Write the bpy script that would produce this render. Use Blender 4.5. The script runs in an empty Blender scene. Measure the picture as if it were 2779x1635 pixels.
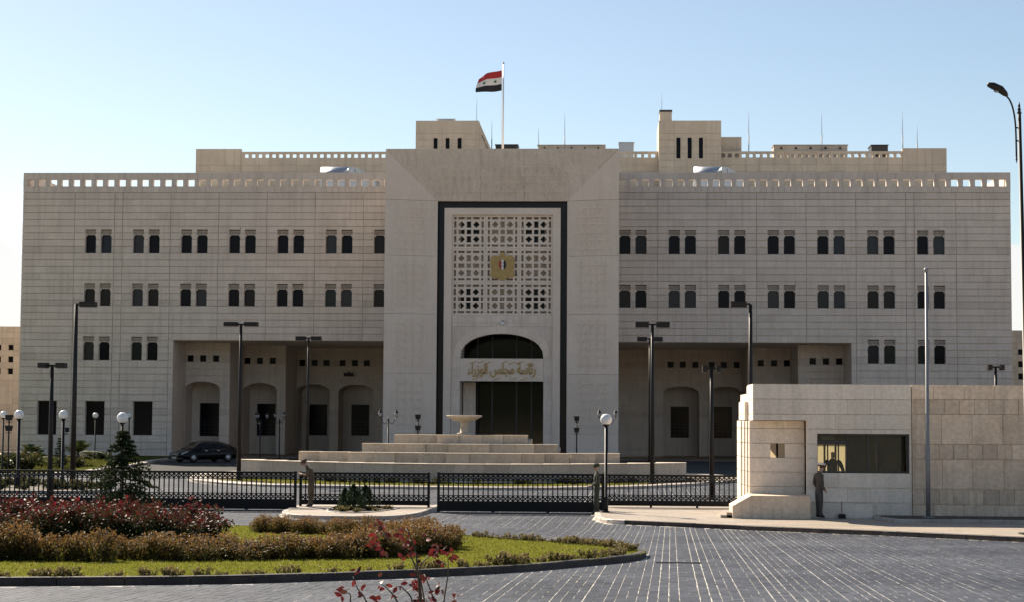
import bpy, math, random
import numpy as np
from mathutils import Vector, Matrix, noise as mnoise

# ------------------------------------------------------------------ scene, camera, sky, sun, exposure
scene = bpy.context.scene
COL = scene.collection
rng = random.Random(7)

CAM = Vector((7.165, 0.0, 3.4))
YAW, PITCH, ROLL = 0.04974, 0.06366, 0.00629
fwd = Vector((-math.sin(YAW)*math.cos(PITCH), math.cos(YAW)*math.cos(PITCH), math.sin(PITCH)))
rgt = Vector((math.cos(YAW), math.sin(YAW), 0.0))
upv = rgt.cross(fwd)
r2 = math.cos(ROLL)*rgt + math.sin(ROLL)*upv
u2 = -math.sin(ROLL)*rgt + math.cos(ROLL)*upv
cam_data = bpy.data.cameras.new('camera')
cam = bpy.data.objects.new('camera', cam_data)
COL.objects.link(cam)
cam.matrix_world = Matrix(((r2.x, u2.x, -fwd.x, CAM.x), (r2.y, u2.y, -fwd.y, CAM.y), (r2.z, u2.z, -fwd.z, CAM.z), (0, 0, 0, 1)))
cam_data.sensor_width = 36.0
cam_data.lens = 4900/2779*36.0
cam_data.clip_start = 0.5
cam_data.clip_end = 4000
scene.camera = cam

SUN_AZ, SUN_EL = math.radians(-38), math.radians(36)      # azimuth from +Y, negative = towards -X
sun_dir = Vector((math.sin(SUN_AZ)*math.cos(SUN_EL), math.cos(SUN_AZ)*math.cos(SUN_EL), math.sin(SUN_EL)))

world = bpy.data.worlds.new('World')
scene.world = world
world.use_nodes = True
wt = world.node_tree
wt.nodes.clear()
def wn(t, **k):
    n = wt.nodes.new(t)
    for a, b in k.items(): setattr(n, a, b)
    return n
w_out = wn('ShaderNodeOutputWorld'); w_bg = wn('ShaderNodeBackground')
w_sky = wn('ShaderNodeTexSky', sky_type='NISHITA', sun_disc=False, sun_elevation=SUN_EL, sun_rotation=SUN_AZ, altitude=700, air_density=1.0, dust_density=0.6, ozone_density=1.2)
w_bg.inputs['Strength'].default_value = 0.064
w_co = wn('ShaderNodeTexCoord'); w_sep = wn('ShaderNodeSeparateXYZ')
wt.links.new(w_co.outputs['Generated'], w_sep.inputs[0])
w_map = wn('ShaderNodeMapping'); w_map.inputs['Scale'].default_value = (11, 11, 24); w_map.inputs['Location'].default_value = (3.1, 1.7, 0.4)
wt.links.new(w_co.outputs['Generated'], w_map.inputs['Vector'])
w_no = wn('ShaderNodeTexNoise'); w_no.inputs['Scale'].default_value = 1.0; w_no.inputs['Detail'].default_value = 7; w_no.inputs['Roughness'].default_value = 0.55
wt.links.new(w_map.outputs[0], w_no.inputs['Vector'])
# a bank of cumulus low over the horizon, all the way round: density falls off with height
w_hi = wn('ShaderNodeMapRange', interpolation_type='SMOOTHSTEP'); w_hi.inputs[1].default_value = 0.06; w_hi.inputs[2].default_value = 0.155; w_hi.inputs[3].default_value = 0.34; w_hi.inputs[4].default_value = 0.78
wt.links.new(w_sep.outputs['Z'], w_hi.inputs[0])
w_sub = wn('ShaderNodeMath', operation='SUBTRACT'); wt.links.new(w_no.outputs['Fac'], w_sub.inputs[0]); wt.links.new(w_hi.outputs[0], w_sub.inputs[1])
w_ramp = wn('ShaderNodeMapRange', interpolation_type='SMOOTHSTEP'); w_ramp.inputs[1].default_value = 0.0; w_ramp.inputs[2].default_value = 0.07; w_ramp.inputs[3].default_value = 0.0; w_ramp.inputs[4].default_value = 0.9
wt.links.new(w_sub.outputs[0], w_ramp.inputs[0])
w_m2 = wn('ShaderNodeMapping'); w_m2.inputs['Scale'].default_value = (26, 26, 7); w_m2.inputs['Rotation'].default_value = (0.25, 0.12, 0.4)
wt.links.new(w_co.outputs['Generated'], w_m2.inputs['Vector'])
w_n2 = wn('ShaderNodeTexNoise'); w_n2.inputs['Scale'].default_value = 1.0; w_n2.inputs['Detail'].default_value = 5; w_n2.inputs['Distortion'].default_value = 0.6
wt.links.new(w_m2.outputs[0], w_n2.inputs['Vector'])
w_r2 = wn('ShaderNodeMapRange', interpolation_type='SMOOTHSTEP'); w_r2.inputs[1].default_value = 0.71; w_r2.inputs[2].default_value = 0.84; w_r2.inputs[4].default_value = 0.4
wt.links.new(w_n2.outputs['Fac'], w_r2.inputs[0])
w_max = wn('ShaderNodeMath', operation='MAXIMUM'); wt.links.new(w_ramp.outputs[0], w_max.inputs[0]); wt.links.new(w_r2.outputs[0], w_max.inputs[1])
w_mix = wn('ShaderNodeMix', data_type='RGBA')
wt.links.new(w_max.outputs[0], w_mix.inputs['Factor'])
wt.links.new(w_sky.outputs[0], w_mix.inputs[6])
w_mix.inputs[7].default_value = (6.9, 7.2, 7.7, 1)
wt.links.new(w_mix.outputs[2], w_bg.inputs['Color'])
wt.links.new(w_bg.outputs[0], w_out.inputs[0])

sun_data = bpy.data.lights.new('sun', 'SUN')
sun_data.energy = 5.0
sun_data.angle = math.radians(0.53)
sun_data.color = (1.0, 0.93, 0.82)
sun = bpy.data.objects.new('sun', sun_data)
sun.rotation_euler = sun_dir.to_track_quat('Z', 'Y').to_euler()
sun.location = (-60, 80, 90)
COL.objects.link(sun)

vs = scene.view_settings
vs.view_transform = 'Standard'; vs.look = 'None'; vs.gamma = 1.0; vs.use_curve_mapping = False
vs.exposure = 1.06
vs.use_white_balance = True; vs.white_balance_temperature = 7100; vs.white_balance_tint = 10.0      # camera set for the warm side of daylight

# ------------------------------------------------------------------ helpers
K_TILT, Y_FLAT = 0.028, 55.0            # the outer road falls gently towards the gates, the court behind is level
def gz(y): return K_TILT*(Y_FLAT - max(min(y, Y_FLAT), -15.0))

def tag(o, label=None, cat=None, group=None, kind=None):
    if label: o['label'] = label
    if cat: o['category'] = cat
    if group: o['group'] = group
    if kind: o['kind'] = kind
    return o

def empty(name, loc, rz=0.0):
    e = bpy.data.objects.new(name, None)
    e.location = loc; e.rotation_euler = (0, 0, rz); e.empty_display_size = 0.2
    COL.objects.link(e)
    return e

def mobj(name, me, parent=None, loc=(0, 0, 0), rz=0.0, scale=None, kind=None):
    o = bpy.data.objects.new(name, me)
    COL.objects.link(o)
    if parent is not None: o.parent = parent
    o.location = loc
    if rz: o.rotation_euler = (0, 0, rz)
    if scale: o.scale = scale
    if kind: o['kind'] = kind
    return o

def copy_tree(o, parent=None):
    c = o.copy(); COL.objects.link(c)
    if parent is not None: c.parent = parent
    for ch in list(o.children): copy_tree(ch, c)
    return c

class MB:
    """collects geometry for one mesh"""
    def __init__(s): s.v = []; s.f = []; s.t = []; s.m = []; s.sm = []
    def add(s, vs_, fs, tone=0.0, mat=0, smooth=False):
        b = len(s.v); s.v.extend([tuple(p) for p in vs_])
        for f in fs:
            s.f.append(tuple(b+i for i in f)); s.t.append(tone); s.m.append(mat); s.sm.append(smooth)
    def box(s, x0, x1, y0, y1, z0, z1, tone=0.0, mat=0):
        s.add([(x0,y0,z0),(x1,y0,z0),(x1,y1,z0),(x0,y1,z0),(x0,y0,z1),(x1,y0,z1),(x1,y1,z1),(x0,y1,z1)],
              [(3,2,1,0),(4,5,6,7),(0,1,5,4),(1,2,6,5),(2,3,7,6),(3,0,4,7)], tone, mat)
    def cbox(s, x0, x1, y0, y1, z0, z1, c=0.01, tone=0.0, mat=0):
        """box with chamfered edges on the camera side (-Y)"""
        s.add([(x0,y0+c,z0),(x1,y0+c,z0),(x1,y1,z0),(x0,y1,z0),(x0,y0+c,z1),(x1,y0+c,z1),(x1,y1,z1),(x0,y1,z1),
               (x0+c,y0,z0+c),(x1-c,y0,z0+c),(x1-c,y0,z1-c),(x0+c,y0,z1-c)],
              [(3,2,1,0),(4,5,6,7),(1,2,6,5),(2,3,7,6),(3,0,4,7),(8,9,10,11),(0,1,9,8),(1,5,10,9),(5,4,11,10),(4,0,8,11)], tone, mat)
    def bar(s, p, q, w, d, n=(0,-1,0), tone=0.0, mat=0):
        """square bar from p to q, width w across, depth d along n"""
        p = Vector(p); q = Vector(q); n = Vector(n).normalized(); a = (q-p).normalized(); c = a.cross(n).normalized()*(w/2); n = n*d
        s.add([p-c, p+c, q+c, q-c, p-c+n, p+c+n, q+c+n, q-c+n], [(3,2,1,0),(4,5,6,7),(0,1,5,4),(1,2,6,5),(2,3,7,6),(3,0,4,7)], tone, mat)
    def tube(s, pts, rad, n=8, tone=0.0, mat=0, caps=True):
        pts = [Vector(p) for p in pts]
        if not isinstance(rad, (list, tuple)): rad = [rad]*len(pts)
        rings = []; vs_ = []
        for i, p in enumerate(pts):
            a = (pts[min(i+1, len(pts)-1)] - pts[max(i-1, 0)]).normalized()
            ref = Vector((0,0,1)) if abs(a.z) < 0.9 else Vector((1,0,0))
            x = a.cross(ref).normalized(); y = a.cross(x).normalized()
            for k in range(n):
                t = 2*math.pi*k/n
                vs_.append(p + x*math.cos(t)*rad[i] + y*math.sin(t)*rad[i])
        fs = []
        for i in range(len(pts)-1):
            for k in range(n):
                k2 = (k+1) % n
                fs.append((i*n+k, i*n+k2, (i+1)*n+k2, (i+1)*n+k))
        if caps: fs.append(tuple(range(n))[::-1]); fs.append(tuple((len(pts)-1)*n+k for k in range(n)))
        s.add(vs_, fs, tone, mat, True)
    def lathe(s, prof, c=(0,0,0), n=16, tone=0.0, mat=0, sx=1.0, sy=1.0):
        vs_ = []; fs = []
        for (r, z) in prof:
            for k in range(n):
                t = 2*math.pi*k/n
                vs_.append((c[0]+r*sx*math.cos(t), c[1]+r*sy*math.sin(t), c[2]+z))
        for i in range(len(prof)-1):
            for k in range(n):
                k2 = (k+1) % n
                fs.append((i*n+k, i*n+k2, (i+1)*n+k2, (i+1)*n+k))
        fs.append(tuple(range(n))[::-1]); fs.append(tuple((len(prof)-1)*n+k for k in range(n)))
        s.add(vs_, fs, tone, mat, True)
    def prism(s, poly, d0, d1, f=lambda u, v, d: (u, d, v), tone=0.0, mat=0):
        """polygon (u, v) extruded from depth d0 to d1"""
        n = len(poly)
        vs_ = [f(u, v, d0) for u, v in poly] + [f(u, v, d1) for u, v in poly]
        fs = [tuple(range(n)), tuple(range(2*n-1, n-1, -1))] + [((i+1) % n, i, n+i, n+(i+1) % n) for i in range(n)]
        s.add(vs_, fs, tone, mat)
    def leaf(s, c, size, r, tone=0.0, mat=0, up=0.0, long=1.6):
        """one leaf: a folded pair of triangles in a random direction"""
        a = Vector((r.gauss(0,1), r.gauss(0,1), r.gauss(0,1)+up)).normalized()
        b = a.cross(Vector((r.gauss(0,1), r.gauss(0,1), r.gauss(0,1)))).normalized()
        n = a.cross(b)
        c = Vector(c); l = size*long/2; w = size/2
        s.add([c-a*l, c+b*w+n*w*0.25, c+a*l, c-b*w+n*w*0.25], [(0,1,2),(0,2,3)], tone, mat)
    def mesh(s, name, mats):
        me = bpy.data.meshes.new(name)
        me.from_pydata(s.v, [], s.f)
        if not isinstance(mats, (list, tuple)): mats = [mats]
        for m in mats: me.materials.append(m)
        if any(s.m): me.polygons.foreach_set('material_index', s.m)
        me.polygons.foreach_set('use_smooth', s.sm)
        at = me.attributes.new('tone', 'FLOAT', 'FACE'); at.data.foreach_set('value', s.t)
        me.update()
        return me
    def build(s, name, mats, parent=None, loc=(0,0,0), rz=0.0, kind=None):
        return mobj(name, s.mesh(name, mats), parent, loc, rz, None, kind)

def child(mb, name, mats, parent, kind=None):
    """a part whose mesh is in world coordinates, under an unrotated Empty"""
    return mb.build(name, mats, parent, -parent.location, 0.0, kind)

def solid_wall(mb, x0, x1, z0, z1, holes, y0, y1, tone=0.0):
    """a wall with real rectangular openings (x0, x1, z0, z1)"""
    hs = [h for h in holes if h[1] > x0 and h[0] < x1 and h[3] > z0 and h[2] < z1]
    zs = sorted({z0, z1} | {z for h in hs for z in (h[2], h[3]) if z0 < z < z1})
    for za, zb in zip(zs, zs[1:]):
        zm = (za+zb)/2
        row = sorted((max(h[0], x0), min(h[1], x1)) for h in hs if h[2] < zm < h[3])
        x = x0
        for a, b in row:
            if a > x + 1e-4: mb.box(x, a, y0, y1, za, zb, tone)
            x = max(x, b)
        if x < x1 - 1e-4: mb.box(x, x1, y0, y1, za, zb, tone)

def clip_rects(x0, x1, z0, z1, holes):
    """what is left of a panel once the openings are cut out of it"""
    out = [(x0, x1, z0, z1)]
    for h in holes:
        nxt = []
        for (a, b, c, d) in out:
            if h[1] <= a or h[0] >= b or h[3] <= c or h[2] >= d: nxt.append((a, b, c, d)); continue
            if h[0] > a: nxt.append((a, h[0], c, d))
            if h[1] < b: nxt.append((h[1], b, c, d))
            m0, m1 = max(a, h[0]), min(b, h[1])
            if h[2] > c: nxt.append((m0, m1, c, h[2]))
            if h[3] < d: nxt.append((m0, m1, h[3], d))
        out = nxt
    return [r for r in out if r[1]-r[0] > 0.04 and r[3]-r[2] > 0.04]

UNIT = None
def unit_box(mat):
    """shared chamfered unit stone: x, z in -0.5..0.5, front at y = 0, back at y = 1"""
    mb = MB(); mb.box(-0.5, 0.5, 0, 1, -0.5, 0.5)
    return mb.mesh('stone', mat)

def place_stones(panels, parent, mat, name='stone_panel', rest='stone_cladding', limit=300, th=0.05):
    """panels: (x0, x1, z0, z1, yfront, tone); the largest become parts of their own, the rest one part"""
    panels = sorted(panels, key=lambda p: -(p[1]-p[0])*(p[3]-p[2])/(p[4]*p[4]))
    me = unit_box(mat)
    for (x0, x1, z0, z1, y, t) in panels[:limit]:
        o = mobj(name, me, parent, Vector(((x0+x1)/2, y, (z0+z1)/2)) - parent.location, 0.0, (x1-x0, th, z1-z0))
        o['tone'] = t
    if len(panels) > limit:
        mb = MB()
        for (x0, x1, z0, z1, y, t) in panels[limit:]: mb.box(x0, x1, y, y+th, z0, z1, t)
        child(mb, rest, mat, parent, 'stuff')

def smooth_loop(pts, n=6):
    """closed Catmull-Rom through plan points"""
    out = []
    m = len(pts)
    for i in range(m):
        p0, p1, p2, p3 = (Vector(pts[(i+k-1) % m]) for k in range(4))
        for j in range(n):
            t = j/n
            out.append(0.5*((2*p1) + (p2-p0)*t + (2*p0-5*p1+4*p2-p3)*t*t + (3*p1-p0-3*p2+p3)*t**3))
    return [(p.x, p.y) for p in out]

def smooth_path(pts, n=6):
    pts = [Vector(p) for p in pts]
    q = [2*pts[0]-pts[1]] + pts + [2*pts[-1]-pts[-2]]
    out = []
    for i in range(1, len(q)-2):
        p0, p1, p2, p3 = q[i-1:i+3]
        for j in range(n):
            t = j/n
            out.append(0.5*((2*p1) + (p2-p0)*t + (2*p0-5*p1+4*p2-p3)*t*t + (3*p1-p0-3*p2+p3)*t**3))
    out.append(pts[-1])
    return out

# ------------------------------------------------------------------ materials
MATS = {}
def new_mat(name):
    m = bpy.data.materials.new(name); m.use_nodes = True
    nt = m.node_tree; b = nt.nodes['Principled BSDF']
    MATS[name] = m
    return m, nt, b

def _n(nt, t, **k):
    n = nt.nodes.new(t)
    for a, v in k.items(): setattr(n, a, v)
    return n

def plain(name, col, rough=0.6, metal=0.0, spec=0.5, var=0.0, vscale=8.0, bump=0.0, bscale=40.0, coat=0.0):
    m, nt, b = new_mat(name)
    b.inputs['Base Color'].default_value = (*col, 1); b.inputs['Roughness'].default_value = rough
    b.inputs['Metallic'].default_value = metal; b.inputs['Specular IOR Level'].default_value = spec
    if coat: b.inputs['Coat Weight'].default_value = coat; b.inputs['Coat Roughness'].default_value = 0.08
    g = _n(nt, 'ShaderNodeNewGeometry')
    if var:
        no = _n(nt, 'ShaderNodeTexNoise'); no.inputs['Scale'].default_value = vscale; no.inputs['Detail'].default_value = 5
        nt.links.new(g.outputs['Position'], no.inputs['Vector'])
        mr = _n(nt, 'ShaderNodeMapRange'); mr.inputs[1].default_value = 0.3; mr.inputs[2].default_value = 0.7; mr.inputs[3].default_value = 1-var; mr.inputs[4].default_value = 1+var
        nt.links.new(no.outputs['Fac'], mr.inputs[0])
        mx = _n(nt, 'ShaderNodeMix', data_type='RGBA', blend_type='MULTIPLY'); mx.inputs['Factor'].default_value = 1; mx.inputs[6].default_value = (*col, 1)
        nt.links.new(mr.outputs[0], mx.inputs[7]); nt.links.new(mx.outputs[2], b.inputs['Base Color'])
        rr = _n(nt, 'ShaderNodeMapRange'); rr.inputs[3].default_value = max(0.05, rough-0.12); rr.inputs[4].default_value = min(1, rough+0.12)
        nt.links.new(no.outputs['Fac'], rr.inputs[0]); nt.links.new(rr.outputs[0], b.inputs['Roughness'])
    if bump:
        n2 = _n(nt, 'ShaderNodeTexNoise'); n2.inputs['Scale'].default_value = bscale; n2.inputs['Detail'].default_value = 4
        nt.links.new(g.outputs['Position'], n2.inputs['Vector'])
        bp = _n(nt, 'ShaderNodeBump'); bp.inputs['Strength'].default_value = bump; bp.inputs['Distance'].default_value = 0.02
        nt.links.new(n2.outputs['Fac'], bp.inputs['Height']); nt.links.new(bp.outputs[0], b.inputs['Normal'])
    return m

def toned(name, col, col2, rough=0.8, spec=0.3, stain=0.12, bump=0.25, bscale=30.0, tone_gain=1.0, streak=0.0, vscale=0.6):
    """stone-like material: per-piece tone (face attribute or object property), cloudy variation, rain streaks, fine relief"""
    m, nt, b = new_mat(name)
    b.inputs['Roughness'].default_value = rough; b.inputs['Specular IOR Level'].default_value = spec
    g = _n(nt, 'ShaderNodeNewGeometry')
    a1 = _n(nt, 'ShaderNodeAttribute', attribute_name='tone', attribute_type='GEOMETRY')
    a2 = _n(nt, 'ShaderNodeAttribute', attribute_name='tone', attribute_type='OBJECT')
    ad = _n(nt, 'ShaderNodeMath', operation='ADD'); nt.links.new(a1.outputs['Fac'], ad.inputs[0]); nt.links.new(a2.outputs['Fac'], ad.inputs[1])
    n1 = _n(nt, 'ShaderNodeTexNoise'); n1.inputs['Scale'].default_value = vscale; n1.inputs['Detail'].default_value = 6; n1.inputs['Roughness'].default_value = 0.6
    nt.links.new(g.outputs['Position'], n1.inputs['Vector'])
    mx = _n(nt, 'ShaderNodeMix', data_type='RGBA'); mx.inputs[6].default_value = (*col, 1); mx.inputs[7].default_value = (*col2, 1)
    mr = _n(nt, 'ShaderNodeMapRange'); mr.inputs[1].default_value = 0.35; mr.inputs[2].default_value = 0.68
    nt.links.new(n1.outputs['Fac'], mr.inputs[0]); nt.links.new(mr.outputs[0], mx.inputs['Factor'])
    n2 = _n(nt, 'ShaderNodeTexNoise'); n2.inputs['Scale'].default_value = 9; n2.inputs['Detail'].default_value = 6
    nt.links.new(g.outputs['Position'], n2.inputs['Vector'])
    m2 = _n(nt, 'ShaderNodeMapRange'); m2.inputs[1].default_value = 0.3; m2.inputs[2].default_value = 0.7; m2.inputs[3].default_value = 1-stain; m2.inputs[4].default_value = 1+stain*0.6
    nt.links.new(n2.outputs['Fac'], m2.inputs[0])
    fac = m2.outputs[0]
    if streak:
        mp = _n(nt, 'ShaderNodeMapping'); mp.inputs['Scale'].default_value = (2.2, 2.2, 0.16)
        nt.links.new(g.outputs['Position'], mp.inputs['Vector'])
        n3 = _n(nt, 'ShaderNodeTexNoise'); n3.inputs['Scale'].default_value = 1.6; n3.inputs['Detail'].default_value = 5
        nt.links.new(mp.outputs[0], n3.inputs['Vector'])
        m3 = _n(nt, 'ShaderNodeMapRange'); m3.inputs[1].default_value = 0.48; m3.inputs[2].default_value = 0.72; m3.inputs[3].default_value = 1.0; m3.inputs[4].default_value = 1-streak
        nt.links.new(n3.outputs['Fac'], m3.inputs[0])
        mu = _n(nt, 'ShaderNodeMath', operation='MULTIPLY'); nt.links.new(fac, mu.inputs[0]); nt.links.new(m3.outputs[0], mu.inputs[1]); fac = mu.outputs[0]
    tg = _n(nt, 'ShaderNodeMath', operation='MULTIPLY_ADD'); nt.links.new(ad.outputs[0], tg.inputs[0]); tg.inputs[1].default_value = tone_gain; tg.inputs[2].default_value = 1.0
    mu2 = _n(nt, 'ShaderNodeMath', operation='MULTIPLY'); nt.links.new(fac, mu2.inputs[0]); nt.links.new(tg.outputs[0], mu2.inputs[1])
    fin = _n(nt, 'ShaderNodeMix', data_type='RGBA', blend_type='MULTIPLY'); fin.inputs['Factor'].default_value = 1
    nt.links.new(mx.outputs[2], fin.inputs[6]); nt.links.new(mu2.outputs[0], fin.inputs[7])
    nt.links.new(fin.outputs[2], b.inputs['Base Color'])
    if bump:
        n4 = _n(nt, 'ShaderNodeTexNoise'); n4.inputs['Scale'].default_value = bscale; n4.inputs['Detail'].default_value = 5
        nt.links.new(g.outputs['Position'], n4.inputs['Vector'])
        bp = _n(nt, 'ShaderNodeBump'); bp.inputs['Strength'].default_value = bump; bp.inputs['Distance'].default_value = 0.01
        nt.links.new(n4.outputs['Fac'], bp.inputs['Height']); nt.links.new(bp.outputs[0], b.inputs['Normal'])
    return m

def leafy(name, cols, rough=0.6, trans=0.25, spec=0.1):
    """foliage: colour varies leaf by leaf along a ramp through the tone attribute"""
    m, nt, b = new_mat(name)
    a = _n(nt, 'ShaderNodeAttribute', attribute_name='tone', attribute_type='GEOMETRY')
    rp = _n(nt, 'ShaderNodeValToRGB')
    el = rp.color_ramp.elements
    while len(el) < len(cols): el.new(0.5)
    for i, c in enumerate(cols): el[i].position = i/(len(cols)-1); el[i].color = (*c, 1)
    nt.links.new(a.outputs['Fac'], rp.inputs['Fac'])
    nt.links.new(rp.outputs['Color'], b.inputs['Base Color'])
    b.inputs['Roughness'].default_value = rough; b.inputs['Specular IOR Level'].default_value = spec
    tr = _n(nt, 'ShaderNodeBsdfTranslucent'); nt.links.new(rp.outputs['Color'], tr.inputs['Color'])
    mxs = _n(nt, 'ShaderNodeMixShader'); mxs.inputs['Fac'].default_value = trans
    out = nt.nodes['Material Output']
    nt.links.new(b.outputs[0], mxs.inputs[1]); nt.links.new(tr.outputs[0], mxs.inputs[2]); nt.links.new(mxs.outputs[0], out.inputs['Surface'])
    return m

def glassy(name, tint, alpha_mix, rough=0.03):
    """window glass: mirror-like coat over mostly clear tinted glass"""
    m, nt, b = new_mat(name)
    nt.nodes.remove(b)
    fr = _n(nt, 'ShaderNodeFresnel'); fr.inputs['IOR'].default_value = 1.22
    gl = _n(nt, 'ShaderNodeBsdfGlossy'); gl.inputs['Roughness'].default_value = rough
    tr = _n(nt, 'ShaderNodeBsdfTransparent'); tr.inputs['Color'].default_value = (*tint, 1)
    ad = _n(nt, 'ShaderNodeMath', operation='ADD'); ad.inputs[1].default_value = alpha_mix; nt.links.new(fr.outputs[0], ad.inputs[0])
    mx = _n(nt, 'ShaderNodeMixShader')
    nt.links.new(ad.outputs[0], mx.inputs['Fac']); nt.links.new(tr.outputs[0], mx.inputs[1]); nt.links.new(gl.outputs[0], mx.inputs[2])
    nt.links.new(mx.outputs[0], nt.nodes['Material Output'].inputs['Surface'])
    return m

STONE = toned('limestone', (0.68, 0.58, 0.495), (0.74, 0.64, 0.555), streak=0.15)
STONE2 = toned('limestone_rear', (0.60, 0.50, 0.385), (0.66, 0.56, 0.44), streak=0.14)
PALE = toned('pale_limestone', (0.73, 0.61, 0.51), (0.77, 0.655, 0.555), stain=0.07, streak=0.06)
BOOTH = toned('booth_stone', (0.80, 0.69, 0.575), (0.84, 0.735, 0.625), stain=0.12, streak=0.14, vscale=1.2)
BLOCK = toned('block_stone', (0.72, 0.55, 0.405), (0.80, 0.64, 0.49), stain=0.16, streak=0.22, vscale=1.4)
FOUNT = toned('fountain_stone', (0.56, 0.465, 0.36), (0.64, 0.535, 0.42), stain=0.16, streak=0.12, vscale=1.0)
SAND = plain('dry_ground', (0.34, 0.27, 0.195), 0.95, var=0.2, vscale=0.3)
JOINT = plain('mortar', (0.20, 0.165, 0.135), 0.9, var=0.15, vscale=2)
KERB = toned('kerb_stone', (0.36, 0.31, 0.265), (0.46, 0.40, 0.34), rough=0.55, spec=0.5, stain=0.2, vscale=1.5)
KERB_SUN = toned('sunlit_kerb', (0.55, 0.47, 0.40), (0.65, 0.56, 0.48), rough=0.45, spec=0.5, stain=0.15, vscale=1.5)  # lit copy for the rounded nose: sunlight put into the colour
KERB_D = toned('shade_stain_kerb', (0.035, 0.026, 0.025), (0.065, 0.05, 0.046), rough=0.6, spec=0.3, stain=0.25, vscale=2.0)  # dark copy for shaded runs: colour carries shade as well as stain
PAVE = toned('sidewalk', (0.33, 0.275, 0.22), (0.43, 0.36, 0.29), rough=0.5, spec=0.4, stain=0.2, vscale=0.8)
SETT = toned('basalt_sett', (0.042, 0.046, 0.060), (0.084, 0.090, 0.108), rough=0.6, spec=0.12, stain=0.3, bump=0.5, bscale=60, vscale=0.28)
BED = plain('glint_joint', (0.42, 0.39, 0.34), 0.85, var=0.55, vscale=1.3)  # light joint colour stands in for sun glints along the sett edges
ASPH = plain('asphalt', (0.065, 0.063, 0.062), 0.9, spec=0.08, var=0.2, vscale=2, bump=0.4, bscale=90)
EARTH = plain('earth', (0.09, 0.068, 0.05), 0.95, var=0.3, vscale=3, bump=0.8, bscale=12)
GRASSM = plain('lawn', (0.14, 0.15, 0.028), 1.0, spec=0.0, var=0.25, vscale=5, bump=0.9, bscale=120)
ROOFM = plain('roof_screed', (0.42, 0.38, 0.33), 0.9, var=0.15, vscale=1)
GLASS = plain('dark_glass', (0.005, 0.005, 0.009), 0.10, spec=0.10, var=0.2, vscale=0.7)
GLASSES = [GLASS, plain('green_glass', (0.008, 0.016, 0.014), 0.12, spec=0.2), plain('blue_glass', (0.010, 0.012, 0.022), 0.12, spec=0.22), plain('grey_glass', (0.022, 0.022, 0.024), 0.15, spec=0.25), plain('brown_glass', (0.016, 0.011, 0.010), 0.12, spec=0.15)]
GLASS2 = plain('hall_glass', (0.006, 0.009, 0.008), 0.10, spec=0.2)
BLACKB = plain('black_granite', (0.006, 0.006, 0.008), 0.25, spec=0.25)
FRAME = plain('dark_frame', (0.03, 0.028, 0.027), 0.45)
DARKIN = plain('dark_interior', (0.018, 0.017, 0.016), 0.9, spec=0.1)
IRON = plain('painted_iron', (0.008, 0.008, 0.009), 0.45, spec=0.25, var=0.2, vscale=6)
POLE = plain('bronze_pole', (0.020, 0.016, 0.014), 0.5, spec=0.25)
STEEL = plain('galvanised', (0.22, 0.22, 0.23), 0.5, metal=0.2, var=0.1)
WHITE = plain('white_opal', (0.80, 0.78, 0.75), 0.25, spec=0.5)
METAL = plain('sheet_metal', (0.42, 0.44, 0.46), 0.35, metal=0.6, var=0.1)
GOLD = plain('gilded', (0.40, 0.27, 0.10), 0.42, metal=0.35, var=0.15, vscale=6)
RED = plain('flag_red', (0.45, 0.03, 0.03), 0.8)
WHT = plain('flag_white', (0.72, 0.70, 0.66), 0.8)
BLK = plain('flag_black', (0.015, 0.015, 0.02), 0.8)
GRN = plain('flag_green', (0.02, 0.10, 0.05), 0.8)
# ------------------------------------------------------------------ ground, road, paving, kerbs
from mathutils.geometry import tessellate_polygon

def sheet(name, rows, mat, dz=0.0, parent=None):
    """a sheet given as rows of (y, x0, x1, z)"""
    mb = MB()
    for (ya, a0, a1, za), (yb, b0, b1, zb) in zip(rows, rows[1:]):
        mb.add([(a0, ya, za+dz), (a1, ya, za+dz), (b1, yb, zb+dz), (b0, yb, zb+dz)], [(0, 1, 2, 3)])
    o = mb.build(name, mat)
    tag(o, kind='structure')
    return o

sheet('ground', [(-400, -900, 900, gz(-15)), (-15, -900, 900, gz(-15)), (55, -900, 900, 0), (1800, -1800, 1800, 0)], SAND, -0.06)
road = sheet('road', [(-15, -60, 60, gz(-15)), (55, -60, 60, 0), (66.5, -60, 60, 0)], BED, -0.003)
court = sheet('courtyard', [(66.5, -60, 60, 0), (101, -60, 60, 0)], BED, -0.003)
sheet('driveway', [(101, -60, 60, 0), (139.9, -60, 60, 0)], ASPH, -0.012)

def clip_y(poly, y0, keep_above):
    out = []
    n = len(poly)
    for i in range(n):
        a, b = poly[i], poly[(i+1) % n]
        ia = (a[1] >= y0) == keep_above; ib = (b[1] >= y0) == keep_above
        if ia: out.append(a)
        if ia != ib:
            t = (y0-a[1])/(b[1]-a[1]); out.append((a[0]+(b[0]-a[0])*t, y0))
    return out

def plateau(name, poly, h, mat, parent=None, kind='structure'):
    mb = MB()
    for above in (False, True):
        p = clip_y(poly, Y_FLAT, above)
        if len(p) < 3: continue
        vs_ = [(x, y, gz(y)+h) for x, y in p]
        tris = tessellate_polygon([[Vector(v) for v in vs_]])
        fs = []
        for t in tris:
            a, b, c = (Vector(vs_[i]) for i in t)
            fs.append(tuple(t) if (b-a).cross(c-a).z > 0 else tuple(reversed(t)))
        mb.add(vs_, fs)
    o = mb.build(name, mat, parent)
    if parent is None: tag(o, kind=kind)
    return o

def area2(poly): return sum(poly[i][0]*poly[(i+1) % len(poly)][1]-poly[(i+1) % len(poly)][0]*poly[i][1] for i in range(len(poly)))

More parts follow.
